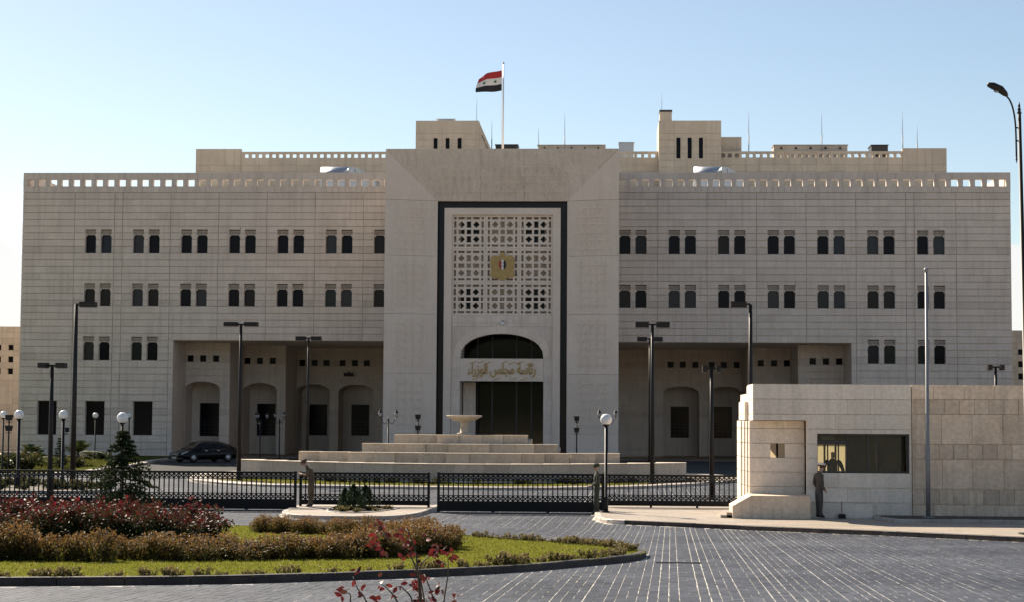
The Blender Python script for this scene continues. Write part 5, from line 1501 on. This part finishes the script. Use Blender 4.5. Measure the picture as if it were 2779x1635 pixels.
def cap_on(p, cx, cz, r, mat_top, mat_band, tilt, kind):
    """peaked cap as a child of the person"""
    e = MB()
    if kind == 'peaked':
        e.lathe([(r*0.95, 0), (r*0.98, 0.05)], (0, 0, 0), 16, mat=1)
        e.lathe([(r*0.98, 0.05), (r*1.35, 0.085), (r*1.3, 0.105), (r*0.4, 0.125)], (0, 0, 0), 16, mat=0)
        e.prism([(r*0.6, -r*0.8), (r*1.25, -r*0.55), (r*1.5, 0), (r*1.25, r*0.55), (r*0.6, r*0.8)], -0.01, 0.012, f=lambda u, v, d: (u, v, d-0.25*(u-r*0.6)), mat=1)
    else:
        e.lathe([(r*1.0, -0.02), (r*1.08, 0.04), (r*1.1, 0.07), (r*0.8, 0.10), (r*0.2, 0.11)], (0, 0, 0), 16, mat=0)
        e.prism([(r*0.6, -r*0.7), (r*1.35, -r*0.5), (r*1.6, 0), (r*1.35, r*0.5), (r*0.6, r*0.7)], -0.01, 0.008, f=lambda u, v, d: (u, v, d-0.2*(u-r*0.6)), mat=0)
    o = e.build('cap', [mat_top, mat_band], p, (cx, 0, cz)); o.rotation_euler = (0, tilt, 0); return o
OLIVE = plain('olive_cloth', (0.045, 0.05, 0.035), 0.9, var=0.3, vscale=9)
BROWNC = plain('brown_camouflage', (0.11, 0.075, 0.045), 0.9, var=0.5, vscale=11)
DRAB = plain('drab_cloth', (0.085, 0.068, 0.052), 0.9, var=0.15, vscale=9)
DRABT = plain('drab_trousers', (0.065, 0.06, 0.058), 0.9, var=0.15, vscale=9)
CAPW = plain('white_cap', (0.75, 0.74, 0.72), 0.7)
CAPR = plain('red_band', (0.12, 0.03, 0.03), 0.7)
NIGHT = plain('dark_coat', (0.02, 0.017, 0.018), 0.9)
# bent guard on the island, facing left, looking down at his hands
J = base_pose(); E_ = base_edges()
set_(J, waist=(0.0, 0, 1.10), chest=(0.05, 0, 1.29), upper=(0.10, 0, 1.40), neck=(0.17, 0, 1.45), chin=(0.24, 0, 1.48), head=(0.25, 0, 1.555), crown=(0.24, 0, 1.62), nose=(0.33, 0, 1.50),
     lsh=(0.09, 0.18, 1.37), rsh=(0.09, -0.18, 1.37), lel=(0.12, 0.24, 1.11), rel=(0.12, -0.24, 1.11), lwr=(0.32, 0.10, 1.16), rwr=(0.32, -0.10, 1.16), lpalm=(0.38, 0.05, 1.19), rpalm=(0.38, -0.05, 1.19), lkn=(0.03, 0.1, 0.5), rkn=(-0.02, -0.1, 0.5))
fingers(J, E_)
p = person('guard in brown camouflage with bowed head on the small island', (-3.05, 63.55, 0.118), math.pi, J, E_, {'coat': BROWNC, 'skin': SKIN, 'hair': HAIR, 'trousers': BROWNC, 'boot': BOOT})
cap_on(p, 0.255, 1.60, 0.105, BROWNC, BROWNC, 0.55, 'soft')
# guard in dark olive by the globe lamp, facing left, hands in front
J = base_pose(); E_ = base_edges()
set_(J, lel=(0.0, 0.25, 1.15), rel=(0.0, -0.25, 1.15), lwr=(0.2, 0.14, 1.02), rwr=(0.2, -0.14, 1.02), lpalm=(0.27, 0.08, 1.03), rpalm=(0.27, -0.08, 1.03), lkn=(0.06, 0.1, 0.5), lan=(0.05, 0.1, 0.11), ltoe=(0.22, 0.12, 0.045), lheel=(0.0, 0.1, 0.05), rkn=(-0.02, -0.1, 0.5), ran=(-0.06, -0.1, 0.11), rtoe=(0.1, -0.12, 0.045), rheel=(-0.11, -0.1, 0.05))
fingers(J, E_)
p = person('guard in dark olive uniform standing beside the globe lamp', (7.02, 62.3, 0.0), math.pi+0.15, J, E_, {'coat': OLIVE, 'skin': SKIN, 'hair': HAIR, 'trousers': OLIVE, 'boot': BOOT}, 0.985)
cap_on(p, 0.02, 1.70, 0.112, OLIVE, OLIVE, 0.05, 'soft')
# guard in a white cap at the booth window, facing right and a little away
J = base_pose(); E_ = base_edges()
set_(J, waist=(0.06, 0, 1.08), chest=(0.04, 0, 1.29), upper=(0.0, 0, 1.42), neck=(0.04, 0, 1.51), chin=(0.10, 0, 1.58), head=(0.09, 0, 1.66), crown=(0.08, 0, 1.73), nose=(0.185, 0, 1.63),
     lel=(-0.05, 0.24, 1.14), rel=(-0.05, -0.24, 1.14), lwr=(0.10, 0.22, 0.95), rwr=(0.10, -0.22, 0.95), lpalm=(0.14, 0.20, 0.90), rpalm=(0.14, -0.20, 0.90))
J['waist'] = (J['waist'][0], 0.165); J['pelvis'] = (J['pelvis'][0], 0.155)
fingers(J, E_)
p = person('guard in a white peaked cap talking at the booth window', (14.23, 59.35, 0.126), 0.35, J, E_, {'coat': DRAB, 'skin': SKIN, 'hair': HAIR, 'trousers': DRABT, 'boot': BOOT}, 0.99)
cap_on(p, 0.085, 1.70, 0.108, CAPW, CAPR, 0.15, 'peaked')
# figure behind the booth glass
J = base_pose(); E_ = base_edges()
set_(J, lsh=(0.0, 0.22, 1.42), rsh=(0.0, -0.22, 1.42), lel=(0.02, 0.34, 1.12), rel=(0.02, -0.34, 1.12), lwr=(0.2, 0.2, 0.98), rwr=(0.2, -0.2, 0.98), lpalm=(0.27, 0.15, 0.98), rpalm=(0.27, -0.15, 0.98))
J['chest'] = (J['chest'][0], 0.20); J['waist'] = (J['waist'][0], 0.18)
fingers(J, E_)
person('dark silhouetted figure standing inside the booth behind the glass', (14.93, 61.3, 0.46), -math.pi/2, J, E_, {'coat': NIGHT, 'skin': SKIN, 'hair': HAIR, 'trousers': NIGHT, 'boot': BOOT}, 1.03)
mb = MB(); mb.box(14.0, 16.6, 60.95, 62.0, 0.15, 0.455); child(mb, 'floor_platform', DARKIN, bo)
# ------------------------------------------------------------------ planting
BARK = plain('bark', (0.06, 0.045, 0.035), 0.9)
STEMG = plain('stem', (0.06, 0.045, 0.03), 0.8)
ROSEL = leafy('rose_leaf', [(0.018, 0.028, 0.012), (0.035, 0.045, 0.018), (0.10, 0.03, 0.02), (0.13, 0.012, 0.016), (0.20, 0.016, 0.024)], 0.5, 0.3, 0.18)
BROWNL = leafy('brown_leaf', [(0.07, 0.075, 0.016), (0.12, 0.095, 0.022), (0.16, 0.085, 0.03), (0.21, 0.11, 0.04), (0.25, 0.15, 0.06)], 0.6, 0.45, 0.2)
CONL = leafy('conifer_needle', [(0.012, 0.02, 0.01), (0.022, 0.034, 0.014), (0.045, 0.055, 0.02)], 0.7, 0.2)
JUNL = leafy('juniper_leaf', [(0.02, 0.035, 0.018), (0.035, 0.055, 0.025), (0.05, 0.07, 0.03)], 0.6, 0.2)
EDGEL = leafy('edging_leaf', [(0.07, 0.075, 0.02), (0.13, 0.11, 0.035), (0.22, 0.16, 0.065), (0.32, 0.25, 0.13)], 0.6, 0.35, 0.2)
PALML = leafy('palm_leaf', [(0.02, 0.035, 0.012), (0.045, 0.06, 0.02), (0.09, 0.09, 0.03)], 0.7, 0.25)
SHRUBL = leafy('garden_leaf', [(0.02, 0.03, 0.012), (0.05, 0.06, 0.022), (0.10, 0.09, 0.03), (0.13, 0.06, 0.03)], 0.5, 0.3)
REDL = leafy('red_leaf', [(0.05, 0.008, 0.01), (0.10, 0.012, 0.012), (0.18, 0.02, 0.018), (0.06, 0.03, 0.018)], 0.4, 0.35, 0.35)

def bush_meshes(seed, rad, h, nleaf, size, tone_fn, nstem=12, hollow=0.35, mat=None, up=0.0, long=1.6):
    """stems fanning from the base and leaves in clumps at the twig ends"""
    r = random.Random(seed)
    ms, ml = MB(), MB()
    tips = []
    for k in range(nstem):
        a = r.uniform(0, 2*math.pi); d = rad*math.sqrt(r.uniform(0.02, 1.0))
        tip = Vector((math.cos(a)*d, math.sin(a)*d, h*r.uniform(0.65, 1.05)*(1-0.25*(d/rad)**2)))
        mid = Vector((tip.x*0.45, tip.y*0.45, tip.z*0.55))
        ms.tube([(tip.x*0.12, tip.y*0.12, 0), mid, tip], [0.012, 0.008, 0.004], 5)
        tips.append((mid, tip))
    for k in range(nleaf):
        mid, tip = r.choice(tips)
        t = r.uniform(-0.5, 1.08)
        p = mid.lerp(tip, t) if t > 0 else mid*(1+t*0.8)
        p = p+Vector((r.gauss(0, 1), r.gauss(0, 1), r.gauss(0, 0.8)))*rad*0.15
        if p.z < 0.02: p.z = r.uniform(0.02, 0.12)
        ml.leaf(p, size*r.uniform(0.6, 1.35), r, max(0, min(1, tone_fn(p.z/h, r))), up=up, long=long)
    return ms, ml

def dense_meshes(seed, rad, h, nleaf, size, tone_fn, nstem=12, mat=None, up=0.0, long=1.6):
    """twiggy shrub leafy from the ground up"""
    r = random.Random(seed); ms, ml = MB(), MB(); st = []
    for k in range(nstem):
        a = r.uniform(0, 2*math.pi); d = rad*math.sqrt(r.random())
        tip = Vector((math.cos(a)*d+r.gauss(0, 0.04), math.sin(a)*d+r.gauss(0, 0.04), h*r.uniform(0.6, 1.1)*(1-0.3*(d/rad)**2)))
        bs = Vector((tip.x*0.75, tip.y*0.75, 0)); st.append((bs, tip)); ms.tube([bs, bs.lerp(tip, 0.5)+Vector((r.gauss(0, .02), r.gauss(0, .02), 0)), tip], [0.008, 0.006, 0.003], 4)
    for k in range(nleaf):
        bs, tip = r.choice(st); t = r.random()**0.75
        p = bs.lerp(tip, t)+Vector((r.gauss(0, 1), r.gauss(0, 1), r.gauss(0, 0.8)))*rad*0.11
        p.z = max(0.015, p.z)
        ml.leaf(p, size*r.uniform(0.6, 1.35), r, max(0, min(1, tone_fn(p.z/h, r))), up=up, long=long)
    return ms, ml
def plant_proto(name, seeds, mat, fn=None, **k):
    out = []
    for s in seeds:
        ms, ml = (fn or bush_meshes)(s, mat=mat, **k)
        out.append((ms.mesh(name+'_stems', STEMG), ml.mesh(name+'_foliage', mat)))
    return out
def plant(name, proto, x, y, z, rz, sc, label, cat, group):
    e = empty(name, (x, y, z), rz); e.scale = sc if isinstance(sc, tuple) else (sc, sc, sc)
    tag(e, label, cat, group)
    mobj('stems', proto[0], e); mobj('foliage', proto[1], e)
    return e
vr = random.Random(33)
# red leaved roses
rose_p = plant_proto('rose', (1, 2, 3), ROSEL, rad=0.62, h=0.98, nleaf=2300, size=0.055, nstem=26,
                     tone_fn=lambda q, r: (0.05+0.25*q+0.75*max(0, q-0.45)*r.uniform(0.2, 1.5)+r.gauss(0, 0.12)))
rose_spots = []
for i in range(9):
    for j in range(3):
        x = -8.6+i*0.95+vr.uniform(-0.25, 0.25)+0.3*j; y = 38.4+j*1.55+vr.uniform(-0.3, 0.3)-0.05*i
        if x > -0.9 or (j == 2 and x > -1.6): continue
        rose_spots.append((x, y))
for (x, y) in rose_spots:
    plant('rose_bush', vr.choice(rose_p), x, y, gz(y)+0.10, vr.uniform(0, 6.3), (vr.uniform(0.85, 1.1),)*2+(vr.uniform(0.74, 1.02),), 'red leaved rose bush massed round the young conifer', 'rose bush', 'red roses on the lawn island')
# brown hedge shrubs
brown_p = plant_proto('brown_shrub', (11, 12, 13, 14), BROWNL, fn=dense_meshes, rad=0.42, h=0.66, nleaf=2600, size=0.026, nstem=60, up=0.9, long=2.4,
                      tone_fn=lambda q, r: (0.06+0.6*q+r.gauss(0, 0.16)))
hp = smooth_path([Vector(p) for p in ((-8.5, 31.9, 0), (-5.5, 32.0, 0), (-3.2, 32.2, 0), (0.3, 33.4, 0), (2.4, 34.7, 0), (3.25, 36.8, 0), (3.45, 39.3, 0), (2.3, 42.6, 0), (0.2, 45.6, 0), (-1.8, 47.0, 0))], 14)
acc = 0.0
for a, b in zip(hp, hp[1:]):
    acc += (b-a).length
    if acc > 0.30:
        acc = 0.0
        dirn = (b-a).normalized(); nn = Vector((-dirn.y, dirn.x, 0))
        far = b.y > 41
        off = nn*vr.uniform(-0.4, 0.4)
        x, y = b.x+off.x, b.y+off.y
        sc = vr.uniform(0.85, 1.15)*(0.72 if far else 1.0)
        hz_ = 1.0 if far else 1.0-0.42*max(0, 1-abs(b.x-0.6)/2.6)-0.1*(b.x > 2)
        lab = 'brown leaved shrub in the low hedge at the back of the lawn island' if far else 'brown leaved shrub in the low hedge along the front of the lawn island'
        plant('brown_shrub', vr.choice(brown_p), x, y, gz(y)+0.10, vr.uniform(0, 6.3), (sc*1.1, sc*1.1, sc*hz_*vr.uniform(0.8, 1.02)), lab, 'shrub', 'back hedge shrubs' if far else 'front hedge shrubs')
# edging plants just inside the kerb
edge_p = plant_proto('edging', (21, 22, 23), EDGEL, fn=dense_meshes, rad=0.15, h=0.16, nleaf=300, size=0.024, nstem=12, tone_fn=lambda q, r: (0.15+0.6*q+r.gauss(0, 0.2)))
PL = LAWN_POLY
acc = 0
for i in range(len(PL)):
    a, b = Vector(PL[i]), Vector(PL[(i+1) % len(PL)])
    L = (b-a).length; n = max(1, int(L/0.24))
    for k in range(n):
        p = a.lerp(b, (k+vr.random())/n); t = (b-a).normalized(); nn = Vector((-t.y, t.x))
        p = p+nn*vr.uniform(0.26, 0.48)
        if p.x < -3.2 or p.y > 47 or vr.random() < 0.12: continue
        s_ = vr.uniform(0.4, 1.15)*(1.25 if p.y > 36 else 1.0)*(1.5 if vr.random() < 0.14 else 1.0)
        plant('edging_plant', vr.choice(edge_p), p.x, p.y, gz(p.y)+0.10, vr.uniform(0, 6.3), s_, 'small tan and green edging plant just inside the lawn kerb', 'plant', 'edging plants inside the lawn kerb')

# young conifer
def conifer(loc, h, rad, seed, label, name='conifer_tree', dens=1.0):
    r = random.Random(seed)
    e = empty(name, loc); tag(e, label, 'tree')
    mb = MB(); mb.tube([(0, 0, 0), (0.02, 0, h*0.5), (0.0, 0.02, h)], [0.045, 0.03, 0.006], 7); mb.build('trunk', BARK, e)
    mbr, ml = MB(), MB()
    nw = int(22*dens)
    for w in range(nw):
        t = w/nw; z = h*(0.06+0.9*t)
        R = rad*(1-t)**0.95*r.uniform(0.75, 1.2)+0.07
        for k in range(r.randint(6, 9)):
            a = r.uniform(0, 2*math.pi); l = R*r.uniform(0.6, 1.15)
            d = Vector((math.cos(a), math.sin(a), 0))
            pts = [Vector((0, 0, z))+d*(l*q)+Vector((0, 0, l*(0.18*q-0.45*q*q+(0.25*max(0, q-0.75))))) for q in (0, 0.35, 0.7, 1.0)]
            mbr.tube(pts, [0.009, 0.007, 0.004, 0.002], 4, caps=False)
            for q in range(int(34*dens)):
                u = 0.1+0.97*r.random()**0.62; i = min(2, int(u*3)); p = pts[i].lerp(pts[i+1], min(1.2, u*3-i))
                p = p+Vector((r.gauss(0, 0.06), r.gauss(0, 0.06), r.gauss(-0.012, 0.02)))*(0.45+l)*(1.15-0.6*u)
                ml.leaf(p, 0.036*r.uniform(0.7, 1.3), r, max(0, min(1, 0.3+0.5*u*r.random()+0.15*t)), long=3.2)
    c = mbr.build('branches', BARK, e); ml.build('crown', CONL, e)
    return e
conifer((-4.85, 45.0, gz(45)+0.1), 2.75, 1.35, 3, 'young dark green conifer rising out of the red roses', dens=1.15)
# junipers on the small island
for (x, y, h, rad, sd, lab) in ((-1.72, 62.6, 0.72, 0.27, 1, 'slim pointed juniper at the left of the island trio'), (-1.38, 62.3, 0.86, 0.40, 2, 'tallest juniper in the middle of the island trio'), (-1.02, 62.8, 0.80, 0.5, 3, 'broad juniper at the right of the island trio')):
    r = random.Random(sd); e = empty('juniper', (x, y, 0.13)); tag(e, lab, 'shrub', 'junipers on the small island')
    mb = MB(); mb.tube([(0, 0, 0), (0, 0, h*0.8)], [0.02, 0.006], 5); mb.build('trunk', BARK, e)
    ml = MB()
    for k in range(2600):
        t = r.random()**0.8; z = h*t*0.98+0.02; R = rad*(1-t)**0.7*(0.75+0.25*math.sin(t*3.14))+0.015; a = r.uniform(0, 6.3); d = R*math.sqrt(r.uniform(0.2, 1.1))*(1+0.35*math.sin(3*a+sd)+0.25*math.sin(9*t+2*a))
        ml.leaf((math.cos(a)*d, math.sin(a)*d, z), 0.024*r.uniform(0.7, 1.3), r, max(0, min(1, 0.2+0.6*d/(rad+0.01)*r.random()+0.2*t)), up=1.6, long=2.6)
    ml.build('crown', JUNL, e)
low_p = plant_proto('groundcover', (41, 42), EDGEL, rad=0.2, h=0.12, nleaf=260, size=0.04, nstem=12, tone_fn=lambda q, r: r.uniform(0, 0.6))
for k in range(16):
    x, y = vr.uniform(-2.0, -0.1), vr.uniform(60.6, 63.6)
    if in_poly(SOIL_POLY, x, y): plant('ground_plant', vr.choice(low_p), x, y, 0.13, vr.uniform(0, 6), vr.uniform(0.6, 1.1), 'low brown ground plant in the soil under the junipers', 'plant', 'ground plants under the junipers')
# low plants in the court beds
bed_p = plant_proto('bed_shrub', (51, 52, 53), SHRUBL, rad=0.42, h=0.42, nleaf=700, size=0.06, nstem=18, tone_fn=lambda q, r: (0.2+0.6*q*r.random()+r.gauss(0, 0.15)))
for k in range(46):
    x, y = vr.uniform(-22, -14.6), vr.uniform(75.6, 81.4)
    if in_poly(BED_POLY, x, y): plant('bed_shrub', vr.choice(bed_p), x, y, 0.12, vr.uniform(0, 6), vr.uniform(0.6, 1.05), 'low olive and rust shrub in the kerbed bed behind the long gate', 'shrub', 'shrubs in the bed behind the long gate')
for k in range(34):
    x = vr.uniform(-9.5, 9.5); y = 86.4+0.0432*x*x-vr.uniform(0.1, 0.6)
    plant('bed_shrub', vr.choice(bed_p), x, y, 0.115, vr.uniform(0, 6), (0.8, 0.5, vr.uniform(0.35, 0.7)), 'low plant growing along the foot of the fountain wall', 'shrub', 'plants at the foot of the fountain')
# left garden
for (x, y, s, lab) in ((-27.7, 125.5, 1.4, 'dark low clipped shrub against the left wing, nearest the driveway'), (-29.0, 126, 1.5, 'dark low clipped shrub against the left wing, farther from the driveway'), (-25.4, 101, 2.4, 'rust tinged bush at the left edge of the garden'), (-27.0, 103, 2.0, 'green bush beside the rust tinged bush at the left edge'),
                    (-24.4, 108, 1.3, 'small green bush between the palms in the garden'), (-26.6, 112, 1.1, 'small olive bush in front of the stone bench'), (-30.5, 118, 1.6, 'broad bush behind the stone bench')):
    plant('garden_bush', vr.choice(bed_p), x, y, 0.1, vr.uniform(0, 6), s, lab, 'bush', 'garden bushes beside the left wing')
def palm(loc, h, n, L, seed, label):
    r = random.Random(seed); e = empty('fan_palm', loc); tag(e, label, 'palm', 'low palms in the left garden')
    mb = MB(); mb.tube([(0, 0, 0), (0.02, 0, h)], [0.14, 0.11], 8); mb.build('trunk', BARK, e)
    ml = MB()
    for k in range(n):
        a = r.uniform(0, 6.28); el = r.uniform(-0.15, 1.25); l = L*r.uniform(0.7, 1.1)
        d = Vector((math.cos(a)*math.cos(el), math.sin(a)*math.cos(el), math.sin(el)))
        pts = [Vector((0, 0, h))+d*(l*q)+Vector((0, 0, -0.35*l*q*q)) for q in (0, 0.25, 0.5, 0.75, 1.0)]
        ml.tube(pts, [0.014, 0.012, 0.01, 0.007, 0.003], 4, tone=0.4, caps=False)
        side = d.cross(Vector((0, 0, 1))).normalized()
        for q in range(16):
            u = 0.2+0.8*q/15; i = min(3, int(u*4)); p = pts[i].lerp(pts[min(4, i+1)], u*4-i); ll = 0.42*L*(1-abs(u-0.55))*0.8
            for s in (-1, 1):
                tip = p+side*s*ll+d*ll*0.5+Vector((0, 0, -0.12*ll))
                ml.add([p, p+d*0.045, tip], [(0, 1, 2)], r.random())
    ml.build('crown', PALML, e)
palm((-29.8, 116, 0.1), 0.5, 22, 1.25, 1, 'low palm farthest left behind the stone bench')
palm((-27.6, 110, 0.1), 0.35, 20, 1.1, 2, 'low palm in front of the stone bench')
palm((-25.6, 112, 0.1), 0.7, 24, 1.5, 3, 'largest low palm beside the tall lamp post')
conifer((-24.6, 105, 0.1), 2.0, 0.6, 8, 'small feathery conifer behind the second globe lamp', dens=0.6)

# red leaved rose shoot close to the camera
e = empty('rose_shoot', (6.05, 11.0, gz(11)+0.05)); tag(e, 'red leaved rose shoot rising at the bottom edge close to the camera', 'rose bush')
def fpx(px, py, d=0.0):
    return Vector(((px-1130)/445.0, d, 3.4-(py-1131)/445.0-(gz(11)+0.05)))
r = random.Random(77)
paths = [[(1150, 1760), (1145, 1640), (1135, 1560), (1100, 1500), (1060, 1470), (1035, 1440), (1020, 1410)], [(1150, 1760), (1135, 1560), (1125, 1500), (1110, 1455), (1095, 1440)],
         [(1160, 1760), (1150, 1650), (1140, 1545), (1165, 1510), (1185, 1490)], [(1200, 1760), (1205, 1640), (1215, 1560), (1216, 1500)], [(1130, 1760), (1080, 1640), (1055, 1600), (1035, 1585)],
         [(1120, 1760), (1010, 1650), (985, 1620), (970, 1600), (955, 1570)], [(1100, 1760), (960, 1660), (945, 1620), (925, 1614)], [(1190, 1760), (1175, 1640), (1160, 1575), (1150, 1560)], [(1220, 1760), (1225, 1660), (1232, 1620)], [(1110, 1760), (1120, 1640), (1090, 1600), (1078, 1594)]]
leaf_at = [(1020, 1415, 9), (1032, 1445, 8), (1022, 1480, 10), (1040, 1490, 4), (1095, 1445, 5), (1093, 1465, 5), (1108, 1480, 7), (1100, 1505, 4), (1135, 1505, 5), (1150, 1450, 3), (1175, 1500, 9), (1195, 1490, 8), (1215, 1505, 6), (1185, 1520, 6), (1085, 1515, 4),
           (1115, 1570, 5), (1150, 1565, 4), (1130, 1590, 6), (1140, 1600, 3), (958, 1565, 3), (970, 1600, 5), (930, 1615, 5), (1033, 1590, 4), (1078, 1595, 4), (1185, 1597, 3), (1201, 1593, 2), (1168, 1618, 8), (1232, 1622, 8), (1125, 1632, 6), (1010, 1630, 6), (1070, 1608, 2), (1145, 1615, 3)]
ms = MB()
for p in paths:
    q = smooth_path([fpx(a, b, r.uniform(-0.08, 0.08)) for a, b in p], 4)
    ms.tube(q, [0.007-0.005*i/len(q) for i in range(len(q))], 6)
base_c = MB(); 
ms.tube([(0.05, 0, 0), (0.06, 0, 0.35), fpx(1150, 1760)], [0.02, 0.015, 0.008], 7)
ms.build('stems', STEMG, e)
def curved_leaf(mb, c, size, r, tone):
    a = Vector((r.gauss(0, 1), r.gauss(0, 0.7), r.gauss(-0.2, 0.8))).normalized(); b = a.cross(Vector((r.gauss(0, 0.6), -1, r.gauss(0, 0.6)))).normalized(); n = a.cross(b)
    prof = [(0, 0.04), (0.2, 0.34), (0.45, 0.5), (0.7, 0.4), (0.9, 0.18), (1.0, 0.0)]
    vs_ = []; 
    for t, w in prof:
        m = c+a*(t*size)-n*(0.35*size*t*t)
        vs_ += [m-b*(w*size*0.6)+n*(0.12*size*w), m, m+b*(w*size*0.6)+n*(0.12*size*w)]
    fs = []
    for i in range(len(prof)-1):
        for k in range(2): fs.append((3*i+k, 3*i+k+1, 3*i+4+k, 3*i+3+k))
    mb.add(vs_, fs, tone, 0, True)
for (px, py, n) in leaf_at:
    for k in range(n):
        ml = MB(); curved_leaf(ml, fpx(px+r.gauss(0, 9), py+r.gauss(0, 9), r.uniform(-0.08, 0.08)), 0.043*r.uniform(0.5, 1.3), r, r.random())
        ml.build('leaf', REDL, e)

# fallen leaves on the lawn and in the gutter
lr = random.Random(91); ml = MB()
for k in range(700):
    x, y = lr.uniform(-3, 8), lr.uniform(27, 46)
    onl = in_poly(LAWN_POLY, x, y)
    if not onl and lr.random() < 0.55: continue
    z = gz(y)+(0.125 if onl else 0.006)
    a = lr.uniform(0, 6.3); s = lr.uniform(0.02, 0.045)
    c, d = math.cos(a)*s, math.sin(a)*s
    ml.add([(x-c, y-d, z), (x+d*0.5, y-c*0.5, z+0.008), (x+c, y+d, z+0.004), (x-d*0.5, y+c*0.5, z+0.01)], [(0, 1, 2, 3)], lr.random())
tag(ml.build('leaf_litter', EDGEL, kind='stuff'), 'scattered fallen leaves on the lawn and the paving beside it', 'leaves')
